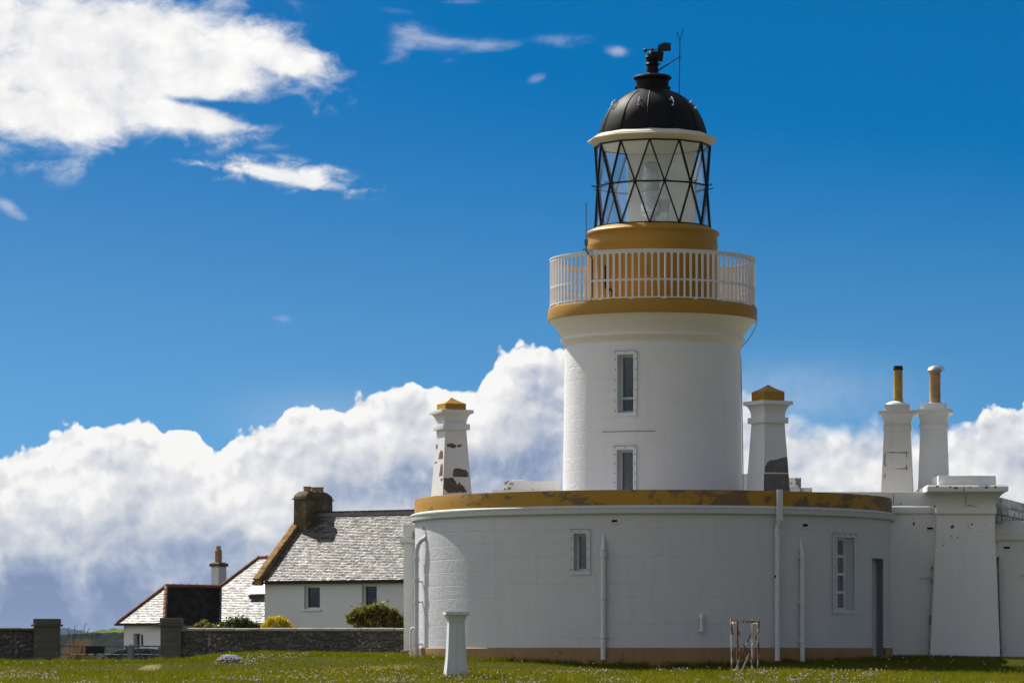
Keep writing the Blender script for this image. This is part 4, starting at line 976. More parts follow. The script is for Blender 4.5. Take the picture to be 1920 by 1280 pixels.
HC.part('wall', b, m_harl)
xm = (tw0 * .62 + tw1 * .38)
cwin(HC, None, wl, n2, xm, tw1, hole[2], hole[3], .2)
b = MB(); b.bar(dn(Lf) - UP * .05 - n2 * .1, dn(Fc) - UP * .05 + n2 * .05, .09, .09); b.bar(dn(Fc) - UP * .05, dn(Vb) - UP * .05, .09, .09); HC.part('gutter', b, m_fascia)
kc = 154 / F; cc = at(410.3, H, 154)
def sqc(w0, w1, y): return [Vector((cc.x, cc.y, zs(y, 154))) + n1 * a * w0 * kc / 2 + n2 * c * w1 * kc / 2 for a, c in ((1, -1), (1, 1), (-1, 1), (-1, -1))]
W0 = 28.4 / 1.41
b = MB(); b.loft([sqc(W0, W0, 1118), sqc(W0, W0, 1061.5)]); ch = HC.part('chimney', b, m_harl)
b = MB(); b.loft([sqc(W0 * 1.26, W0 * 1.26, 1061.6), sqc(W0 * 1.26, W0 * 1.26, 1056.5), sqc(W0 * .9, W0 * .9, 1054)]); HC.part('cap', b, m_stackstone, parent=ch)
b = MB(); b.lathe([(6.6 * kc, zs(1055, 154)), (6.2 * kc, zs(1031, 154)), (5.2 * kc, zs(1030, 154)), (4.2 * kc, zs(1023, 154)), (3 * kc, zs(1023, 154))], cc.x - .02, cc.y, 16)
for y in (1032.5, 1037, 1041.5, 1046): b.lathe([(6.3 * kc, zs(y + .9, 154)), (7.2 * kc, zs(y + .7, 154)), (7.2 * kc, zs(y - .7, 154)), (6.3 * kc, zs(y - .9, 154))], cc.x - .02, cc.y, 16)
HC.part('chimney_pot', b, m_clay, parent=ch)
# roof light propped open on the main slope
vM = (-n1 * math.cos(ph) + UP * math.sin(ph)); nM = (n1 * math.sin(ph) + UP * math.cos(ph))
sO = at(468, 1117, 151.3); tt = (sO - Vb).dot(n2); vv = None
best = min(((at(468, 1118, y) - Vb).dot(nM) ** 2, y) for y in np.linspace(145, 156, 400)); sO = at(468, 1118, best[1])
b = MB(); Mx = frame_at(sO + n2 * .55 + vM * .32, n2, vM, nM)
for x in (-.53, .53): b.box((x, 0, .06), (.06, .7, .12), Mx)
for y in (-.33, .33): b.box((0, y, .06), (1.0, .05, .12), Mx)
sk = HC.part('skylight', b, m_galv)
M2 = Mx @ Matrix.Translation((0, .33, .13)) @ Matrix.Rotation(R(-7), 4, 'X') @ Matrix.Translation((0, -.34, 0)); b = MB(); b.box((0, 0, 0), (1.12, .74, .03), M2); HC.part('pane', b, m_skypane, parent=sk)
# ================================================================= boundary walls, gateway
YB = 90.0; xB = lambda p, y=YB: (p - CX) * y / F; zB = lambda p, y=YB: zs(p, y)
def bwall(name, label, p0, p1, ptop, hang):
    T = Thing(name, label, 'wall', (xB((p0 + p1) / 2), YB, -.3)); b = MB(); n = 14; x0, x1 = xB(p0), xB(p1)
    xs = np.linspace(x0, x1, n); top = zB(ptop + 2.0)
    b.box(((x0 + x1) / 2, YB + .2, (top - 1.2) / 2), (x1 - x0, .4, top + 1.2)); T.part('wall', b, m_rubble)
    b = MB(); xx = x0
    while xx < x1 - .05:
        w = min(random.uniform(.55, .95), x1 - xx); h = random.uniform(-.006, .006); t0 = zB(ptop + 6) + .0
        pr = [(-.06, t0), (-.065, t0 + .06 + h), (-.02, zB(ptop) - .02 + h), (.08, zB(ptop) + h), (.32, zB(ptop) + h), (.44, zB(ptop) - .03), (.46, t0)]
        b.extrude([(xx, YB + y, z) for y, z in pr], (w - .012, 0, 0)); xx += w
    T.part('coping', b, m_coping if hang else m_pier, bevel=.01)
    return T
WL_ = bwall('stone_boundary_wall', 'short dark rubble wall running out of the picture left of the gateway', -420, 66, 1175.5, False)
WR_ = bwall('stone_boundary_wall', 'long dark rubble wall with pale coping between gateway and round house', 336, 800, 1176.5, True)
def pier(px0, px1, ptop, pcap, label, dep):
    w = (px1 - px0) * YB / F; xc = (xB(px0) + xB(px1)) / 2; T = Thing('gate_pier', label, 'gate pier', (xc, YB, -.32), group='stone piers of the gateway')
    b = MB(); h = .26; zc_ = zB(pcap); n = 5; z = -1.2
    hs_ = [-1.2, -.25, .02, .24, .43, zc_]
    for a, c in zip(hs_, hs_[1:]): b.box((xc, YB + .18, (a + c - .003) / 2), (w * .985, dep, c - a - .003))
    T.part('shaft', b, m_pier, bevel=.008)
    b = MB(); b.box((xc, YB + .18, zB(pcap - 1)), (w + .11, dep + .11, .05)); b.box((xc, YB + .18, (zB(pcap - 3) + zB(ptop)) / 2), (w + .02, dep + .02, zB(ptop) - zB(pcap - 3) - .004)); T.part('cap', b, m_pier, bevel=.01)
pier(64, 109.5, 1159, 1172.5, 'left gate pier, at the end of the short wall', .55)
pier(301, 340, 1158, 1172, 'right gate pier, at the end of the long wall', .55)
def gate_leaf(x0, x1, label, up):
    T = Thing('gate_leaf', label, 'gate', (xB(x0), YB, -.35), group='leaves of the field gate'); b = MB(); q = lambda px, py: at(px, py, YB + .1); w = .026
    for a, c in (((x0, 1210), (x1, 1211)), ((x0, 1240.5), (x1, 1241)), ((x0 + 1, 1210), (x0 + 1, 1246)), ((x1 - 1, 1210), (x1 - 1, 1246))): b.tube([q(*a), q(*c)], w * .8, 6)
    b.tube([q(x0, 1226), q(x1, 1226.5)], w * .45, 5); T.part('frame', b, m_galv)
    b = MB(); xm = (x0 + x1) / 2
    for a, c in (((x0, 1211), (xm, 1240)), ((x1, 1211), (xm, 1240))): b.bar(q(*a), q(*c), .035, .012)
    if up:
        for a, c in (((x0, 1240), (xm, 1211)), ((x1, 1240), (xm, 1211))): b.bar(q(*a), q(*c), .03, .012)
    T.part('brace', b, m_galv); return T
gate_leaf(110.5, 178, 'wire-thin gate leaf against the left pier', False); gate_leaf(178.5, 241, 'middle gate leaf in front of the parked car', False); gate_leaf(249, 300, 'gate leaf with crossed braces against the right pier', True)
GP = Thing('gate_post', 'grey square post standing between the gate leaves', 'post', at(245, 1246, YB)); b = MB(); c = at(245, 1226, YB + .1); b.box((c.x, c.y, (zB(1209) - .7) / 2), (.105, .105, zB(1209) + .7)); b.box((c.x, c.y, zB(1207.8)), (.06, .06, .03)); GP.part('post', b, m_galv, bevel=.01)
b = MB()
for y in (1214, 1236): b.box((c.x - .09, c.y, zB(y)), (.09, .05, .05))
GP.part('hinge', b, m_galv)
SG = Thing('sign_board', 'blank dark board hung on the gate left of the parked car', 'sign', at(178, 1224, YB)); b = MB(); pbox(b, 160.2, 196, 1210, 1224.2, YB + .02, .02); SG.part('board', b, m_sign, bevel=.004)
b = MB()
for px in (164, 192): b.bar(at(px, 1212, YB + .045), at(px, 1209, YB + .09), .02, .02)
SG.part('bracket', b, m_galv)
b = MB(); Y_ = 100.; b.box((at(134, 1231, Y_).x, Y_ + .3, zs(1232, Y_) - .35), (.36, .5, .78)); solo('stone_block', b, m_coping, 'pale low block seen through the gate near the dry reeds', 'stone block', origin=at(134, 1240, Y_), bevel=.03)
# ================================================================= parked car behind the gate
YCR = 141.; cx0 = xB(128, YCR); gzc = gz(-15., YCR)
CR = Thing('parked_car', 'dark grey hatchback parked behind the gate beside the hipped cottage', 'car', (cx0 + 2.1, YCR, gzc))
kz = (zs(1215.3, YCR) - gzc) / 1.50
def cp(x, y, z): return Vector((cx0 + x, YCR + y, gzc + z * kz))
b = MB(); low = [(0, .3), (.0, .55), (.1, .72), (.35, .84), (1.12, .99), (1.3, 1.0), (3.9, 1.03), (4.12, .95), (4.2, .6), (4.18, .32)]
b.loft([[cp(x + (.12 if x < 1 else -.02) * s_, y, z) for x, z in low] for y, s_ in ((-.86, 1), (-.8, .2), (0, 0), (.8, .2), (.86, 1))]); CR.part('body', b, m_carpaint, bevel=.02)
b = MB(); cab = lambda y, i: [cp(x, y * (1 - i * z_), z) for x, z, z_ in ((1.05, .98, 0), (1.55, 1.24, .5), (2.0, 1.42, .85), (2.5, 1.49, 1), (3.2, 1.485, 1), (3.7, 1.42, .85), (4.05, 1.2, .45), (4.15, .98, 0))]
b.loft([cab(-.8, .2), cab(-.5, .12), cab(0, 0), cab(.5, .12), cab(.8, .2)], sm_=True); CR.part('cabin', b, m_carpaint)
def sidewin(pts, name='window'):
    b = MB()
    for s_ in (-1, 1): b.poly([cp(x, s_ * (.812 - .2 * .8 * z_), z) for x, z, z_ in pts])
    CR.part(name, b, m_carglass, fix=False)
sidewin([(1.42, 1.05, .1), (1.75, 1.24, .5), (2.05, 1.36, .74), (2.42, 1.41, .84), (2.5, 1.06, .1)]); sidewin([(2.58, 1.06, .1), (2.5, 1.415, .84), (3.15, 1.41, .84), (3.4, 1.35, .74), (3.42, 1.08, .1)]); sidewin([(3.5, 1.08, .1), (3.5, 1.33, .7), (3.75, 1.25, .5), (3.85, 1.1, .15)])
b = MB(); b.poly([cp(1.02, -.72, 1.0), cp(1.02, .72, 1.0), cp(1.96, .6, 1.425), cp(1.96, -.6, 1.425)]); CR.part('windscreen', b, m_carglass, fix=False)
b = MB()
for s_ in (-1, 1):
    b.tube([cp(x, s_ * (.80 - .155 * z_), z + .012) for x, z, z_ in ((1.03, 1.0, 0), (1.55, 1.26, .5), (2.0, 1.43, .85), (2.5, 1.495, 1), (3.2, 1.49, 1), (3.7, 1.43, .85))], .022, 6); b.tube([cp(1.2, s_ * .845, 1.01), cp(3.9, s_ * .85, 1.045)], .018, 6)
CR.part('trim', b, m_chrome)
for s_ in (-1, 1):
    b = MB(); b.box(cp(1.55, s_ * .92, 1.08), (.12, .2, .14)); CR.part('wing_mirror', b, m_carpaint, bevel=.03)
    b = MB(); b.box(cp(.16, s_ * .6, .68), (.2, .3, .14)); CR.part('headlight', b, m_chrome, bevel=.03)
    for x in (.8, 3.4):
        b = MB(); b.tube([cp(x, s_ * .66, .31), cp(x, s_ * .87, .31)], .31, 24); w_ = CR.part('wheel', b, m_tyre); b = MB(); b.tube([cp(x, s_ * .85, .31), cp(x, s_ * .885, .31)], .19, 16); CR.part('rim', b, m_chrome, parent=w_)
# ================================================================= garden ornaments on the lawn
YP = 70.; kp = YP / F; pc = at(854.7, H, YP); crp = Matrix.Rotation(R(9), 3, 'Z')
def sp(w, y): return [Vector((pc.x, pc.y, zs(y, YP))) + crp @ Vector((sx * w * kp / 2, sy * w * kp / 2, 0)) for sx, sy in ((-1, -1), (1, -1), (1, 1), (-1, 1))]
PD = Thing('sundial_pedestal', 'flared white pedestal with weathered paint standing on the lawn', 'pedestal', (pc.x, pc.y, zs(1270, YP))); q = .87
b = MB(); b.loft([sp(50 * q, 1276), sp(49 * q, 1268), sp(46.5 * q, 1258), sp(43 * q, 1245), sp(40 * q, 1231), sp(37.5 * q, 1210), sp(35.5 * q, 1188), sp(34 * q, 1168)]); PD.part('shaft', b, m_ped)
b = MB(); b.loft([sp(34.5 * q, 1168), sp(35 * q, 1165.5), sp(36.5 * q, 1161), sp(40 * q, 1156.5), sp(45 * q, 1153.2)]); b.loft([sp(48 * q, 1153), sp(50 * q, 1152), sp(50.5 * q, 1148), sp(50 * q, 1146.6)]); PD.part('cap', b, m_ped)
YT = 73.; kt = YT / F; ct = at(1397, H, YT + .2); crt = Matrix.Rotation(R(12), 3, 'Z'); hw3 = .215
ST = Thing('plant_guard', 'rusty white four-legged frame with crossed braces standing on the lawn', 'plant guard', (ct.x, ct.y, gz(ct.x, ct.y)))
def tp(x, y, z): return Vector((ct.x, ct.y, 0)) + crt @ Vector((x, y, 0)) + UP * z
z0 = zs(1262, YT); z1 = zs(1160.5, YT); zr = zs(1164.5, YT); zx = zs(1181, YT)
for sx in (-1, 1):
    for sy in (-1, 1):
        b = MB(); b.bar(tp(sx * hw3 * .96, sy * hw3 * .96, z0 - .1), tp(sx * hw3 * 1.03, sy * hw3 * 1.03, z1 + random.uniform(-.015, .02)), .032, .026, up=crt @ Vector((0, 1, 0))); ST.part('leg', b, m_rusty)
for sy in (-1, 1):
    b = MB(); b.bar(tp(-hw3, sy * hw3, zr), tp(hw3, sy * hw3, zr - .005), .02, .045); ST.part('top_rail', b, m_rusty)
    b = MB(); b.bar(tp(sy * hw3, -hw3, zr - .02), tp(sy * hw3, hw3, zr - .02), .02, .045); ST.part('top_rail', b, m_rusty)
    b = MB(); b.bar(tp(-hw3, sy * (hw3 + .02), zx), tp(hw3 * .8, sy * (hw3 + .02), z0 - .03), .028, .01, up=crt @ Vector((0, 1, 0))); ST.part('brace', b, m_rusty)
    b = MB(); b.bar(tp(hw3, sy * (hw3 + .034), zx), tp(-hw3 * .8, sy * (hw3 + .034), z0 - .03), .028, .01, up=crt @ Vector((0, 1, 0))); ST.part('brace', b, m_rusty)
# ================================================================= ground, sea, hills
def grid_mesh(xs, ys, zf):
    b = MB(); n = len(xs)
    b.v = [(x, y, zf(x, y)) for y in ys for x in xs]
    for j in range(len(ys) - 1):
        for i in range(n - 1): b.face((j * n + i, j * n + i + 1, (j + 1) * n + i + 1, (j + 1) * n + i), None, True)
    return b
xs = sorted(set(list(np.linspace(-420, -30, 22)) + list(np.linspace(-28, 28, 113)) + list(np.linspace(30, 420, 22))))
ys = sorted(set(list(np.linspace(-120, 50, 35)) + list(np.linspace(51, 100, 120)) + list(np.linspace(101, 180, 50)) + list(np.linspace(185, 420, 25))))
solo('ground', grid_mesh(xs, ys, gz), m_ground, kind='structure', fix=False)
b = MB(); b.poly([(-26000, -500, -5.2), (26000, -500, -5.2), (26000, 26000, -5.2), (-26000, 26000, -5.2)]); solo('water', b, m_water, kind='structure', fix=False)
def ridge_mesh(xs, y0, depth, hf, mt, name, lump=0.):
    b = MB(); rows = [(t, 1 - abs(t) ** 1.6) for t in np.linspace(-1, 0, 26 if lump else 5)] + [(.35, .8), (1., 0.)]; n = len(xs)
    for t, k in rows:
        for x in xs: b.vert((x, y0 + t * depth, -5.5 + (hf(x) + 5.5) * k + (random.uniform(0, lump) * (1 if k < .86 else .25) * (k > 0))))
    for j in range(len(rows) - 1):
        for i in range(n - 1): b.face((j * n + i, j * n + i + 1, (j + 1) * n + i + 1, (j + 1) * n + i), None, True)
    solo(name, b, mt, kind='structure', fix=False)
Yh = 2000.
def hh(x):
    px = CX + x * F / (Yh); py = np.interp(px, [-300, 0, 60, 110, 140, 165, 200, 232, 300, 500, 900, 2200], [1200, 1196, 1194, 1193, 1190.5, 1187, 1182.5, 1179, 1176, 1182, 1195, 1200])
    return zs(py, Yh) + .5 * math.sin(x * .9) + .35 * math.sin(x * 2.1 + 1)
ridge_mesh(np.linspace(-420, 420, 640), Yh, 260, hh, m_hill, 'wooded_hill', 1.5)
Ym = 8000.
def hm(x):
    px = CX + x * F / Ym; return zs(np.interp(px, [-900, -200, 40, 95, 112, 125, 150, 180, 260, 500, 2500], [1203, 1199, 1184, 1176, 1175, 1177, 1180.5, 1187, 1196, 1203, 1206]), Ym)
ridge_mesh(np.linspace(-2400, 1800, 160), Ym, 900, hm, m_mount, 'distant_mountain')
# ================================================================= vegetation
def raw_mesh(name, verts, faces_n, loops, tint, mt, origin=(0, 0, 0)):
    """verts (N,3); loops flat vertex ids; faces_n vertex count of each face; tint per vertex"""
    me = bpy.data.meshes.new(name); verts = np.asarray(verts, np.float32) - np.asarray(origin, np.float32)
    me.vertices.add(len(verts)); me.vertices.foreach_set('co', verts.ravel())
    me.loops.add(len(loops)); me.loops.foreach_set('vertex_index', np.asarray(loops, np.int32))
    st = np.concatenate([[0], np.cumsum(faces_n)[:-1]]).astype(np.int32)
    me.polygons.add(len(faces_n)); me.polygons.foreach_set('loop_start', st)
    me.update(calc_edges=True)
    a = me.attributes.new('tint', 'FLOAT', 'POINT'); a.data.foreach_set('value', np.asarray(tint, np.float32))
    me.materials.append(mt); return me
def leaves(name, P_, size, tint, mt, origin, asp=.55, upb=0.):
    n = len(P_); d = rng.normal(size=(n, 3)); d[:, 2] += upb; d /= np.linalg.norm(d, axis=1)[:, None]
    s = np.cross(d, rng.normal(size=(n, 3))); s /= np.linalg.norm(s, axis=1)[:, None]
    L = size * rng.uniform(.6, 1.4, (n, 1)); W = L * asp
    bend = np.cross(d, s) * L * .18
    v = np.stack([P_ - d * L * .5, P_ + s * W * .5 + bend, P_ + d * L * .5, P_ - s * W * .5 + bend], 1).reshape(-1, 3)
    return raw_mesh(name, v, np.full(n, 4), np.arange(4 * n), np.repeat(tint, 4), mt, origin)
def clump(blobs, n):
    """points spread through lumpy blobs (centre, radii), denser near the skin"""
    w = np.array([q[1][0] * q[1][2] for q in blobs]); w = w / w.sum(); idx = rng.choice(len(blobs), n, p=w)
    C = np.array([q[0] for q in blobs])[idx]; Rr = np.array([q[1] for q in blobs])[idx]
    d = rng.normal(size=(n, 3)); d /= np.linalg.norm(d, axis=1)[:, None]; r = rng.uniform(.25, 1, (n, 1)) ** .55
    bump = 1 + .16 * np.sin(d[:, :1] * 9 + idx[:, None]) * np.sin(d[:, 2:] * 8 + 1)
    return C + d * Rr * r * bump, d[:, 2] * .5 + .5
def bush(name, label, cat, px0, px1, ptop, Y, n, size, mt, sub, group=None, tn=(.2, .95), spk=0, asp=.55):
    a = at(px0, H, Y); c = at(px1, H, Y); w = c.x - a.x; zt = zs(ptop, Y); zb_ = gz((a.x + c.x) / 2, Y) ; o = Vector(((a.x + c.x) / 2, Y, zb_))
    T = Thing(name, label, cat, o, group=group); bl = []
    hgt = zt - zb_
    bl.append(((o.x, Y, zb_ + hgt * .45), (w * .36, w * .3, hgt * .5)))
    for k in range(sub):
        f = (k + .5) / sub; x = a.x + w * (.1 + .8 * f); env = math.sin(math.pi * (.12 + .76 * f)) ** .55; r = w / sub * random.uniform(.55, .95)
        r = min(r, hgt * .4); bl.append(((x, Y + random.uniform(-.2, .2), zt - hgt * (1 - env) * .55 - r * random.uniform(.75, 1.1)), (r * 1.15, r, r)))
    P_, u = clump(bl, n)
    if spk:
        m = spk; i = rng.choice(n, m); P_[i] += np.column_stack([rng.normal(0, .05, m), rng.normal(0, .05, m), rng.uniform(0, .16, m)])
    t = np.clip(rng.uniform(tn[0], tn[1], n) + (rng.random(n) < .1) * .2, 0, 1)
    T.part('foliage', leaves('foliage', P_, size, t, mt, T.origin, asp), mt)
    b = MB()
    for k in range(5): b.tube([(o.x + (k - 2) * .06, Y, zb_ - .05), (o.x + (k - 2) * w * .08, Y + random.uniform(-.1, .1), zb_ + hgt * .4), (o.x + (k - 2) * w * .15, Y + random.uniform(-.2, .2), zb_ + hgt * .75)], [.03, .02, .008], 6)
    T.part('stem', b, m_stem); return T
bush('olive_bush', 'rounded olive-green bush behind the wall under the right-hand cottage window', 'bush', 640, 768, 1133, 94, 9000, .075, m_bush, 8, spk=500)
bush('gorse_bush', 'bright yellow flowering bush behind the wall', 'bush', 487, 553, 1153, 93, 5200, .05, m_gorse, 6, tn=(.1, 1.), spk=60)
bush('green_shrub', 'dark green leafy shrub behind the wall left of the yellow bush', 'bush', 396, 500, 1157, 93.4, 4200, .085, m_hedge, 7, spk=160)
bush('green_shrub', 'small olive shrub behind the wall next to the right gate pier', 'bush', 364, 402, 1160, 93, 1500, .075, m_bush, 3, tn=(.3, .95))
# taller shoots of the green shrub
# dry reeds by the gate
Yr = 97.; DR = Thing('dry_reed_clump', 'straw-coloured reed clump with tall seed stalks behind the gate', 'reeds', at(147, 1245, Yr))
n = 330; base = np.column_stack([rng.normal(at(148, H, Yr).x, .16, n), rng.normal(Yr, .2, n), np.full(n, gz(at(148, H, Yr).x, Yr))])
hgt = rng.uniform(.4, .78, n); tip = base + np.column_stack([rng.normal(.02, .13, n), rng.normal(0, .13, n), hgt]); w = np.array([[.011, 0, 0]])
mid = base * .45 + tip * .55 + np.column_stack([rng.normal(0, .02, n), np.zeros(n), np.zeros(n)])
v = np.stack([base - w, base + w, mid + w * .8, mid - w * .8, tip], 1).reshape(-1, 3); i = np.arange(n)[:, None] * 5
loops = np.hstack([i + 0, i + 1, i + 2, i + 3, i + 3, i + 2, i + 4]).ravel()
DR.part('blades', raw_mesh('blades', v, np.tile([4, 3], n), loops, np.repeat(rng.random(n), 5), m_dry, DR.origin), m_dry)
for k, (px, py) in enumerate(((127, 1178), (131, 1184), (140, 1174), (143, 1186), (152, 1181), (160, 1170), (166, 1179), (137, 1190))):
    b = MB(); p0 = at(140 + (px - 145) * .4, 1245, Yr); p1 = at(px, py, Yr); p2 = at(px + 4, py - 3, Yr); b.tube([p0, p0 * .4 + p1 * .6 + Vector((-.02, 0, .04)), p1, p2], [.006, .005, .009, .004], 5); DR.part('seed_stalk', b, m_stem)
# ---- grass
gzv = np.vectorize(gz)
def blades(x, y, h, w, lean, tint):
    n = len(x); z = gzv(x, y) - .004; base = np.column_stack([x, y, z]); a = rng.uniform(0, 2 * math.pi, n)
    s = np.column_stack([np.cos(a), np.sin(a) * .5, np.zeros(n)]) * w[:, None] * .5
    d = np.column_stack([rng.normal(.25, .5, n) * lean, rng.normal(0, .5, n) * lean, np.ones(n)]) * h[:, None]
    mid = base + d * np.array([.35, .35, .6]); tip = base + d
    v = np.stack([base - s, base + s, mid + s * .75, mid - s * .75, tip], 1).reshape(-1, 3); i = np.arange(n)[:, None] * 5
    loops = np.hstack([i, i + 1, i + 2, i + 3, i + 3, i + 2, i + 4]).ravel()
    return v, np.tile([4, 3], n), loops, np.repeat(tint, 5)
def field(x, y):   # slow patchiness
    return .5 + .2 * np.sin(x * 1.1 + 1.7 * np.sin(y * .45)) + .22 * np.sin(x * 2.7 - y * .9 + 2) * np.sin(y * .7 + x * .3) + .2 * np.sin(x * 5.3 + 2.2 * np.sin(y * 1.3)) * np.sin(x * 1.9 - y * 1.1)
def scatter(n, y0, y1, x0=None, x1=None):
    y = rng.uniform(y0, y1, n); hw = y * 960 / F * 1.1
    x = rng.uniform(-1, 1, n) * hw if x0 is None else rng.uniform(x0, x1, n)
    keep = ((x - AX) ** 2 + (y - AY) ** 2 > (RW + .05) ** 2) & ~((x > 8.2) & (y > 81.95)) & ~((x > -2.6) & (x < AX) & (y > 83.1)) & (y < 90.0) & ~(((x - SAND[0]) / .22) ** 2 + ((y - SAND[1]) / 1.2) ** 2 < rng.uniform(.0, 1.6, n)) & ~((abs(x - SAND[0] + .0) < .24) & (y < SAND[1]) & (y > SAND[1] - 6) & (rng.random(n) < .35))
    return x[keep], y[keep]
parts_ = []
x, y = scatter(150000, 71.5, 82.5); f = field(x, y); parts_.append(blades(x, y, rng.uniform(.025, .06, len(x)) * (.8 + .5 * f), rng.uniform(.005, .009, len(x)), .9, np.clip(rng.normal(.34 + .40 * (f - .5), .17, len(x)), 0, 1)))
x, y = scatter(120000, 59.5, 73); f = field(x, y); parts_.append(blades(x, y, rng.uniform(.03, .105, len(x)) * (.7 + .7 * f), rng.uniform(.005, .009, len(x)), .8, np.clip(rng.normal(.60 + .45 * (f - .5), .2, len(x)), 0, 1)))
x, y = scatter(70000, 80, 90, -14.2, -1.8); f = field(x * 1.6, y); parts_.append(blades(x, y, rng.uniform(.03, .10, len(x)) * (.7 + .8 * f), rng.uniform(.005, .01, len(x)), .8, np.clip(rng.normal(.46 + .3 * (f - .5), .2, len(x)), 0, 1)))
x, y = scatter(9000, 59.5, 72); parts_.append(blades(x, y, rng.uniform(.10, .19, len(x)), rng.uniform(.004, .007, len(x)), .9, np.clip(rng.normal(.88, .12, len(x)), 0, 1)))
# taller tufts along walls and on the rough bank
tx, ty = scatter(700, 60, 71); tx2, ty2 = scatter(160, 78, 88, -14, -6.4); tx3, ty3 = scatter(90, 89.2, 89.9, -13, -2.4); a = rng.uniform(-70, 66, 300); tx4 = AX + (RW + .09) * np.sin(np.radians(a)); ty4 = AY - (RW + .09) * np.cos(np.radians(a))
TX = np.concatenate([tx, tx2, tx3, tx4]); TY = np.concatenate([ty, ty2, ty3, ty4]); TH = np.concatenate([rng.uniform(.08, .17, len(tx)), rng.uniform(.08, .18, len(tx2)), rng.uniform(.1, .22, len(tx3)), rng.uniform(.06, .17, len(tx4))])
rep = 24; x = np.repeat(TX, rep) + rng.normal(0, .045, len(TX) * rep); y = np.repeat(TY, rep) + rng.normal(0, .045, len(TX) * rep)
parts_.append(blades(x, y, np.repeat(TH, rep) * rng.uniform(.5, 1.15, len(x)), np.full(len(x), .007), .7, np.clip(rng.normal(.6, .22, len(x)), 0, 1)))
off = 0; Vv, Ff, Ll, Tt = [], [], [], []
for v, fn, lo, t in parts_: Vv.append(v); Ff.append(fn); Ll.append(lo + off); Tt.append(t); off += len(v)
solo('grass', raw_mesh('grass', np.concatenate(Vv), np.concatenate(Ff), np.concatenate(Ll), np.concatenate(Tt), m_grass), m_grass, 'short green lawn with rougher yellowish grass in front', 'grass', 'stuff')
# ---- flowers
def heads(name, x, y, h, r, mt, label, z=None, flat=.75):
    n = len(x); zz_ = gzv(x, y) + h if z is None else z
    c = np.column_stack([x, y, zz_]); k = 6; ang = np.arange(k) * 2 * math.pi / k
    ringv = np.stack([np.cos(ang), np.sin(ang), np.zeros(k)], 1)
    V_ = np.concatenate([c[:, None] + ringv[None] * r[:, None, None], (c + np.array([0, 0, 1]) * r[:, None] * flat)[:, None], (c - np.array([0, 0, 1]) * r[:, None] * flat)[:, None]], 1).reshape(-1, 3)
    st = np.hstack([c - np.column_stack([np.full(n, .0025), np.zeros(n), np.zeros(n)]), c + np.column_stack([np.full(n, .0025), np.zeros(n), np.zeros(n)])])
    i = np.arange(n)[:, None] * 8; tri = []
    for q in range(k): tri += [i + q, i + (q + 1) % k, i + 6, i + (q + 1) % k, i + q, i + 7]
    loops = np.hstack(tri).ravel(); t = np.repeat(rng.random(n), 8)
    return raw_mesh(name, V_, np.full(len(loops) // 3, 3), loops, t, mt)
cx_, cy_ = scatter(90, 60, 68.5); xs_, ys_ = [], []
for a, c in zip(cx_, cy_):
    m = rng.integers(3, 26); xs_.append(rng.normal(a, .2, m)); ys_.append(rng.normal(c, .35, m))
for px0, px1, py0, py1, m in ((430, 1000, 1264, 1282, 210), (1000, 1180, 1262, 1270, 70), (1230, 1290, 1258, 1264, 26), (1370, 1460, 1258, 1274, 60), (0, 110, 1264, 1278, 130), (0, 130, 1243, 1248, 34), (1500, 1640, 1262, 1280, 80), (1620, 1660, 1258, 1272, 26), (400, 480, 1240, 1250, 60), (450, 560, 1232, 1240, 46), (540, 580, 1230, 1233, 12)):
    pts = [at_ground(rng.uniform(px0, px1), rng.uniform(py0, py1)) for _ in range(m)]; xs_.append(np.array([p[0] for p in pts])); ys_.append(np.array([p[1] for p in pts]))
x2, y2 = scatter(160, 70, 82); xs_.append(x2); ys_.append(y2)
x = np.concatenate(xs_); y = np.concatenate(ys_)
solo('thrift_flowers', heads('thrift_flowers', x, y, rng.uniform(.05, .10, len(x)), rng.uniform(.012, .023, len(x)), m_thrift, ''), m_thrift, 'small pinkish white flower heads scattered through the rough grass', 'flowers', 'stuff')
pts = [at_ground(rng.normal(x0, sx), rng.normal(y0, sy)) for x0, y0, sx, sy, m in ((615, 1263, 24, 3, 80), (705, 1259, 14, 2.5, 90), (748, 1256, 28, 2, 110), (560, 1272, 25, 3, 30), (1580, 1278, 60, 2, 14), (1690, 1240, 40, 6, 14)) for _ in range(m)]
x = np.array([p[0] for p in pts]); y = np.array([p[1] for p in pts])
solo('buttercups', heads('buttercups', x, y, rng.uniform(.05, .09, len(x)), rng.uniform(.013, .022, len(x)), m_yellow_fl, ''), m_yellow_fl, 'patch of tiny yellow flowers in the lawn left of the pedestal', 'flowers', 'stuff')
fx, fy = at_ground(431, 1242); FC = Thing('flower_clump', 'low mound of white flowers on the grass before the long wall', 'flower clump', (fx, fy, gz(fx, fy)))
n = 460; u = rng.normal(size=(n, 3)); u /= np.linalg.norm(u, axis=1)[:, None]; u[:, 2] = abs(u[:, 2]); pp = np.array([fx, fy, gz(fx, fy)]) + u * np.array([.26, .3, .17]) * (.78 + .3 * rng.random((n, 1)) + .14 * np.sin(u[:, :1] * 9) * np.cos(u[:, 1:2] * 7)); up_ = pp[:, 2] > gz(fx, fy) + .06
FC.part('blossom', heads('blossom', pp[up_, 0] - fx, pp[up_, 1] - fy, None, rng.uniform(.014, .023, up_.sum()), m_white_fl, '', z=pp[up_, 2] - gz(fx, fy)), m_white_fl)
pl = np.array([fx, fy, gz(fx, fy)]) + u * np.array([.24, .27, .17]) * rng.uniform(.3, .95, (n, 1)); FC.part('foliage', leaves('foliage', pl, .05, rng.random(n), m_hedge, FC.origin), m_hedge)
SUN_STR = 5.0; SKY_STR = .10; EXPO = .5; HAZE = 3e-5
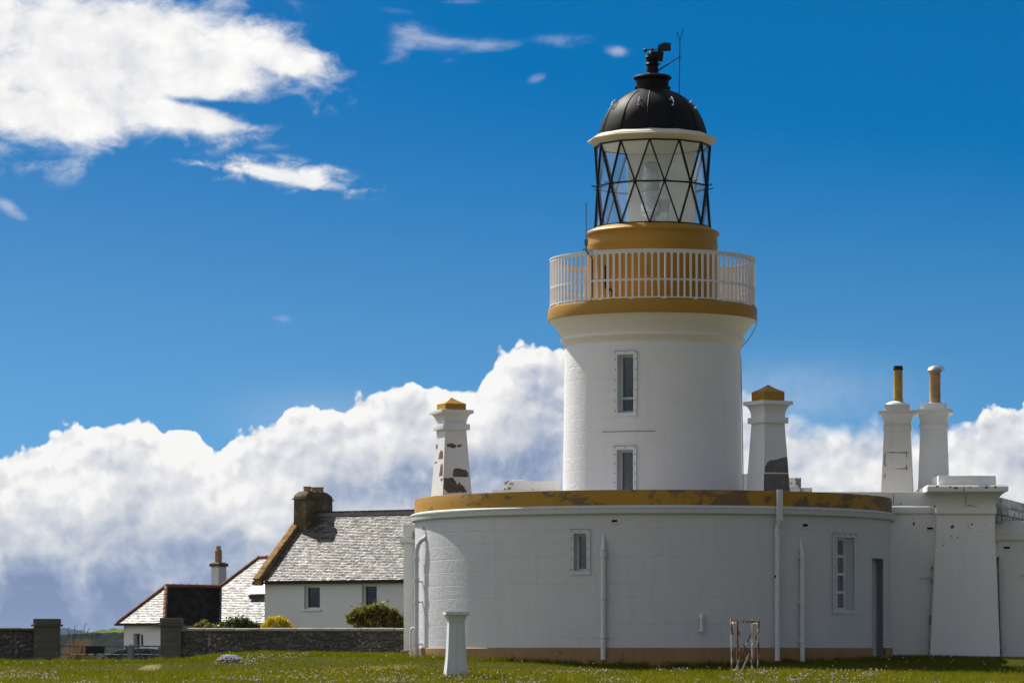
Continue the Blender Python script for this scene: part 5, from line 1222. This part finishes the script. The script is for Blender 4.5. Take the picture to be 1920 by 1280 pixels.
SKY_LIFT = 5.0; SKY_BASE = .16; SKY_SAT0 = 1.28; SKY_SAT = 1.53; SKY_VAL = .74; SKY_HUE = .493; CLOUD_GAIN = 1.0; BACK_COVER = .05; BACK_DIM = .33
# ================================================================= sky, sun, air, camera
SUN_AZ, SUN_EL = 40.0, 46.0               # sun behind the buildings, to the left
sd = Vector((-math.sin(R(SUN_AZ)) * math.cos(R(SUN_EL)), math.cos(R(SUN_AZ)) * math.cos(R(SUN_EL)), math.sin(R(SUN_EL))))
li = bpy.data.lights.new('sun', 'SUN'); li.energy = SUN_STR; li.angle = R(.53); li.color = (1., .955, .88)
so = bpy.data.objects.new('sun', li); COL.objects.link(so); so.rotation_euler = sd.to_track_quat('Z', 'Y').to_euler(); so.location = (-30, 60, 60)
wd = bpy.data.worlds.new('World'); scene.world = wd; wd.use_nodes = True; nt = wd.node_tree; g = G(nt)
bg = nt.nodes['Background']; bg.inputs['Strength'].default_value = SKY_STR
sk = g.n('ShaderNodeTexSky', sky_type='NISHITA'); sk.sun_disc = False; sk.sun_elevation = R(SUN_EL); sk.sun_rotation = R(-SUN_AZ)
sk.altitude = 0; sk.air_density = 1.0; sk.dust_density = .25; sk.ozone_density = 3.5
d = g.tc('Generated'); dx, dy, dz = g.sep(d)
hyp = g.math('SQRT', dx * dx + dy * dy); el = dz / g.mx(hyp, .02)       # tangent of the elevation
elc = g.mx(el, 0.0)
# the deep blue of a clear polarised sky reaches low down: look the sky up higher than it stands
sv = g.comb(dx, dy, g.mx(dz, 0.0) * SKY_LIFT + hyp * SKY_BASE)
nrm = g.n('ShaderNodeVectorMath', operation='NORMALIZE'); g.put(nrm.inputs[0], sv); nt.links.new(nrm.outputs[0], sk.inputs[0])
hsv = g.n('ShaderNodeHueSaturation'); g.put(hsv.inputs['Saturation'], g.sstep(el, .06, .17, SKY_SAT0, SKY_SAT)); g.put(hsv.inputs['Value'], g.sstep(el, .05, .17, SKY_VAL * 1.10, SKY_VAL)); g.put(hsv.inputs['Hue'], g.sstep(el, .05, .17, SKY_HUE - .010, SKY_HUE))
nt.links.new(sk.outputs[0], hsv.inputs['Color']); sky = V(g, hsv.outputs[0])
# cloud bearings: az (radians from north, + right) and el
az = g.math('ARCTAN2', dx, dy)
X = lambda px: math.atan((px - CX) / F)
Yv = lambda py, px=960: (H - py) / F
KX = 1 / F                                  # one photograph pixel in radians
p = g.comb(az * (F / 100), el * (F / 100), 0.)     # units of 100 px
warp = g.noise(p, .9, 4, .55, color=True)
def warped(amt, base=p):
    nd = g.n('ShaderNodeVectorMath', operation='MULTIPLY_ADD'); g.put(nd.inputs[0], warp); nd.inputs[1].default_value = (amt, amt, 0); g.put(nd.inputs[2], base); return V(g, nd.outputs[0])
# ---- cumulus bank
prof = [(-900, 900), (-300, 850), (0, 842), (45, 848), (75, 826), (110, 806), (145, 795), (165, 800), (200, 797), (232, 785), (262, 782), (300, 789), (335, 790), (365, 806), (390, 830), (405, 838), (430, 812), (470, 798), (520, 780), (560, 762), (600, 757), (640, 768), (665, 742), (690, 724), (740, 720), (800, 716), (850, 712), (890, 716), (905, 700), (925, 668), (955, 650), (990, 646), (1030, 652), (1060, 662), (1130, 690), (1250, 716), (1380, 726), (1450, 755), (1500, 775), (1560, 782), (1620, 778), (1680, 792), (1730, 796), (1790, 798), (1825, 786), (1850, 764), (1880, 754), (1920, 752), (2000, 730), (2300, 780), (2800, 860)]
fc = g.n('ShaderNodeFloatCurve'); a0, a1 = -900., 2800.
cm = fc.mapping; cv = cm.curves[0]
cm.use_clip = False
while len(cv.points) < len(prof): cv.points.new(.5, .5)
for q, (px, py) in zip(cv.points, prof): q.location = ((px - a0) / (a1 - a0), (H - py) / 800.); q.handle_type = 'AUTO'
cm.update()
pxv = az * F + CX                            # bearing in photograph pixels (about)
g.put(fc.inputs['Value'], g.clamp((pxv - a0) / (a1 - a0))); fc.inputs['Factor'].default_value = 1.
top = V(g, fc.outputs[0]) * 8.0              # in units of 100 px above the horizon
e100 = el * (F / 100)
def vadd(v, o):
    nd = g.n('ShaderNodeVectorMath', operation='ADD'); g.put(nd.inputs[0], v); nd.inputs[1].default_value = o; return V(g, nd.outputs[0])
pw = warped(.45)
def billow(v, sc, sm=.5): return 1.0 - g.voro(v, sc, 'SMOOTH_F1', smooth=sm, dim='2D')
fine = g.noise(pw, 3.0, 7, .58, dim='2D')
puff = billow(pw, 1.35) * .56 + billow(vadd(pw, (3.1, 7.7, 0)), 3.1) * .31 + billow(vadd(pw, (1.7, 2.2, 0)), 7., .4) * .12
depth = top - e100 + (puff - .66) * .62 + (fine - .5) * .11      # >0 inside the bank
right = g.sstep(pxv, 1300., 1480.) * g.sstep(pxv, 1850., 1720.)   # softer bank right of the tower
cum = g.sstep(depth, 0.0, .075 + right * .5)
# relief: the same billows sampled a little towards the sun (up and to the left)
def hgt(v): return billow(v, 1.35) * .62 + billow(vadd(v, (3.1, 7.7, 0)), 3.1) * .30 + billow(vadd(v, (1.7, 2.2, 0)), 7., .35) * .10 + g.noise(v, 1.0, 3, .5, dim='2D') * .8
rel = hgt(pw) - hgt(vadd(pw, (-.09, .17, 0)))
big = g.noise(vadd(warped(.7), (4.2, 1.3, 0)), .62, 4, .5, dim='2D')
mid = g.noise(vadd(warped(.6), (9.2, 5.3, 0)), 1.5, 6, .55, dim='2D')
strk = g.noise(g.mapp(pw, (.32, 1.6, 1)), 1.5, 5, .55, dim='2D')
nearT = g.exp(-(g.mx(depth, 0.) * 1.5))      # 1 at the upper edge
def gauss(px, py, rx, ry, ang=0., base=None):
    """soft blob centred on a bearing, radii in photograph pixels"""
    ux = (pxv - px) * (1 / 100.); uy = e100 - (H - py) / 100.
    c, s = math.cos(R(ang)), math.sin(R(ang))
    a = (ux * c - uy * s) * (100. / rx); b_ = (ux * s + uy * c) * (100. / ry)
    return g.exp(-(a * a + b_ * b_))
sh = gauss(1030, 790, 60, 110, 12) * .9 + gauss(940, 880, 190, 42, -6) * 1.2 + gauss(740, 905, 130, 34, -8) * .95 + gauss(60, 1105, 330, 62, 0) * .62 + gauss(60, 985, 100, 30, 10) * .5 + gauss(345, 1040, 120, 34, -6) * .55 + gauss(480, 1010, 110, 26, 0) * .45 + gauss(250, 1110, 200, 40, 0) * .4 + gauss(1900, 850, 100, 46, 20) * .4 + gauss(1540, 830, 90, 34, 10) * .3 + gauss(150, 1180, 400, 40) * .55
sh = sh * g.clamp(.1 + g.lin(g.noise(vadd(warped(1.1), (2.2, 8.1, 0)), .9, 6, .56, dim='2D'), .25, .75) * 1.25)
low = g.sstep(e100, 3.2, .6)
lit = g.clamp(.83 + rel * (.30 + nearT * .62) + nearT * .24 - sh * .6 - low * .20 - g.sstep(e100 + (mid - .5) * 1.2, 2.1, .5) * g.sstep(pxv, 900., 250.) * .36 + (big - .5) * .6 + (mid - .5) * .45 + (strk - .5) * g.sstep(e100, 2.2, .8) * .5 - right * .10)
ccol = g.ramp(lit, [(0, srgb(124, 142, 176)), (.25, srgb(146, 161, 190)), (.48, srgb(174, 184, 204)), (.66, srgb(202, 207, 216)), (.84, srgb(226, 227, 230)), (1, srgb(250, 249, 247))])
# ---- high broken cloud, upper left, and wisps
ps = warped(.5, g.mapp(p, (.62, 1.1, 1), rot=(0, 0, R(-14))))
det = g.noise(ps, 1.15, 9, .58, dim='2D')
det2 = g.noise(warped(.9, g.mapp(p, (.5, 1.25, 1), rot=(0, 0, R(10)))), 1.7, 9, .6, dim='2D')
hi = gauss(30, 95, 340, 165, 0) * 1.35 + gauss(250, 120, 190, 90, 12) * .6 + gauss(440, 112, 175, 64, 8) * .95 + gauss(570, 120, 64, 34, 0) * .45 + gauss(120, 222, 250, 36, 0) * .95 + gauss(345, 222, 120, 20, 14) * .85 + gauss(430, 236, 70, 9, 4) * .4
hi = hi - gauss(385, 198, 85, 10, 6) * .8 - gauss(390, 82, 60, 12, 10) * .35 - gauss(500, 135, 40, 10, 20) * .35
hd = hi * .9 - .40 + (det - .5) * 2.0
hi_a = g.sstep(hd, -.22, .66) * g.sstep(hi, .08, .2)
w1_ = gauss(520, 328, 110, 26, 7) * 1.0 + gauss(620, 350, 95, 15, 7) * .75 + gauss(410, 314, 85, 9, 7) * .55
w1_a = g.sstep(w1_ * .9 - .38 + (det2 - .5) * 2.3, -.2, .7) * g.sstep(w1_, .06, .2)
w2_ = gauss(100, 283, 80, 26, 8) * .5 + gauss(22, 396, 36, 14, 32) * .8 + gauss(430, 8, 50, 22, 0) * .62 + gauss(800, 72, 62, 24, 20) * .6 + gauss(890, 82, 85, 16, 3) * .6 + gauss(755, 95, 40, 22, -30) * .4 + gauss(1068, 74, 62, 16, 0) * .56 + gauss(1158, 98, 24, 11, 6) * .8 + gauss(1006, 147, 24, 11, -20) * .42 + gauss(838, 115, 36, 7, 0) * .4 + gauss(530, 600, 24, 12, 0) * .5 + gauss(356, 667, 26, 9, 0) * .36 + gauss(745, 20, 50, 8, 3) * .33 + gauss(860, 3, 60, 8, 0) * .36 + gauss(720, 100, 90, 40, 0) * .18
w2_a = g.sstep(w2_ - .2 + (det2 - .5) * 1.25, -.05, .8) * .58 * g.sstep(w2_, .12, .3)
hcol = g.ramp(g.clamp(.80 + (det - .5) * .7 + (mid - .5) * .8 + (big - .5) * .4 - g.sstep(hd, .9, .05) * .12), [(0, srgb(160, 178, 210)), (.45, srgb(212, 216, 225)), (.75, srgb(240, 240, 241)), (1, srgb(255, 254, 252))])
veil = gauss(600, 790, 150, 55) * .3 + gauss(1480, 745, 190, 60, 0) * .4 * g.lin(fine, .2, .8, .6, 1.2)
# ---- broken cloud added over the rest of the sky, out of the picture (it lights the shaded walls)
n3 = g.noise(g.comb(dx, dy, dz * 1.6), 3.2, 6, .58)
outside = g.sstep(dz, .24, .34)
outside = g.mx(outside, g.sstep(dy, .55, .25))
oc = g.sstep(n3 - .5 + g.sstep(dz, .9, .1) * .10 + BACK_COVER, 0., .14) * outside * g.sstep(dz, .0, .05)
K = 1.0 / SKY_STR
def rad(c):                                  # cloud colours are radiances: undo the background strength
    nd = g.n('ShaderNodeVectorMath', operation='SCALE'); g.put(nd.inputs[0], c); nd.inputs['Scale'].default_value = K * CLOUD_GAIN * 2 ** -EXPO; return V(g, nd.outputs[0])
c0 = sky
sunny = g.sstep(dx * -.95 + dy * .25, -.35, .95, BACK_DIM, BACK_DIM + 1.25)   # unseen clouds brightened on the sun's side to light the left walls
ocn = g.n('ShaderNodeVectorMath', operation='SCALE'); g.put(ocn.inputs[0], rad(g.ramp(n3, [(.4, srgb(224, 224, 226)), (.7, srgb(252, 248, 240))]))); g.put(ocn.inputs['Scale'], sunny)
c0 = g.mix(oc, c0, V(g, ocn.outputs[0]))
c0 = g.mix(g.clamp(veil), c0, rad(g.ramp(big, [(0, srgb(170, 195, 225)), (1, srgb(205, 215, 230))])))
c0 = g.mix(g.clamp(w2_a), c0, rad(g.ramp(w2_a, [(0, srgb(150, 175, 215)), (.6, srgb(205, 210, 228)), (1, srgb(240, 240, 244))])))
c0 = g.mix(g.clamp(w1_a), c0, rad(g.ramp(g.clamp(w1_a * .6 + det2 * .5), [(0, srgb(190, 205, 228)), (.6, srgb(228, 230, 234)), (1, srgb(248, 248, 248))])))
c0 = g.mix(hi_a, c0, rad(hcol))
c0 = g.mix(cum, c0, rad(ccol))
nt.links.new(c0.k, bg.inputs['Color'])
wd.cycles.sampling_method = 'MANUAL'; wd.cycles.sample_map_resolution = 1024
# ---- the air that fades the far hills
if HAZE > 0:
    b = MB(); b.box((0, 12500, 30), (56000, 27500, 76.4)); hz = newmat('air')
    m, g2, bs = hz; nt2 = m.node_tree; nt2.nodes.remove(bs); pv = g2.n('ShaderNodeVolumePrincipled')
    pv.inputs['Color'].default_value = (.55, .72, 1., 1); pv.inputs['Density'].default_value = HAZE; pv.inputs['Anisotropy'].default_value = 0.
    nt2.links.new(pv.outputs[0], nt2.nodes['Material Output'].inputs['Volume'])
    solo('haze', b, m, 'thin blue air over the far shore', 'haze', 'stuff')
# ---- camera
cam = bpy.data.cameras.new('camera'); co = bpy.data.objects.new('camera', cam); COL.objects.link(co)
co.location = (0, 0, 0); co.rotation_euler = (R(90), 0, 0); cam.sensor_width = 36; cam.lens = F / 1920 * 36; cam.shift_y = (H - 640) / 1920; cam.clip_start = .5; cam.clip_end = 60000
scene.camera = co
scene.view_settings.view_transform = 'Standard'; scene.view_settings.look = 'None'; scene.view_settings.exposure = EXPO; scene.view_settings.gamma = 1.
scene.cycles.use_denoising = True
scene.cycles.max_bounces = 10; scene.cycles.transparent_max_bounces = 24; scene.cycles.sample_clamp_indirect = 6.
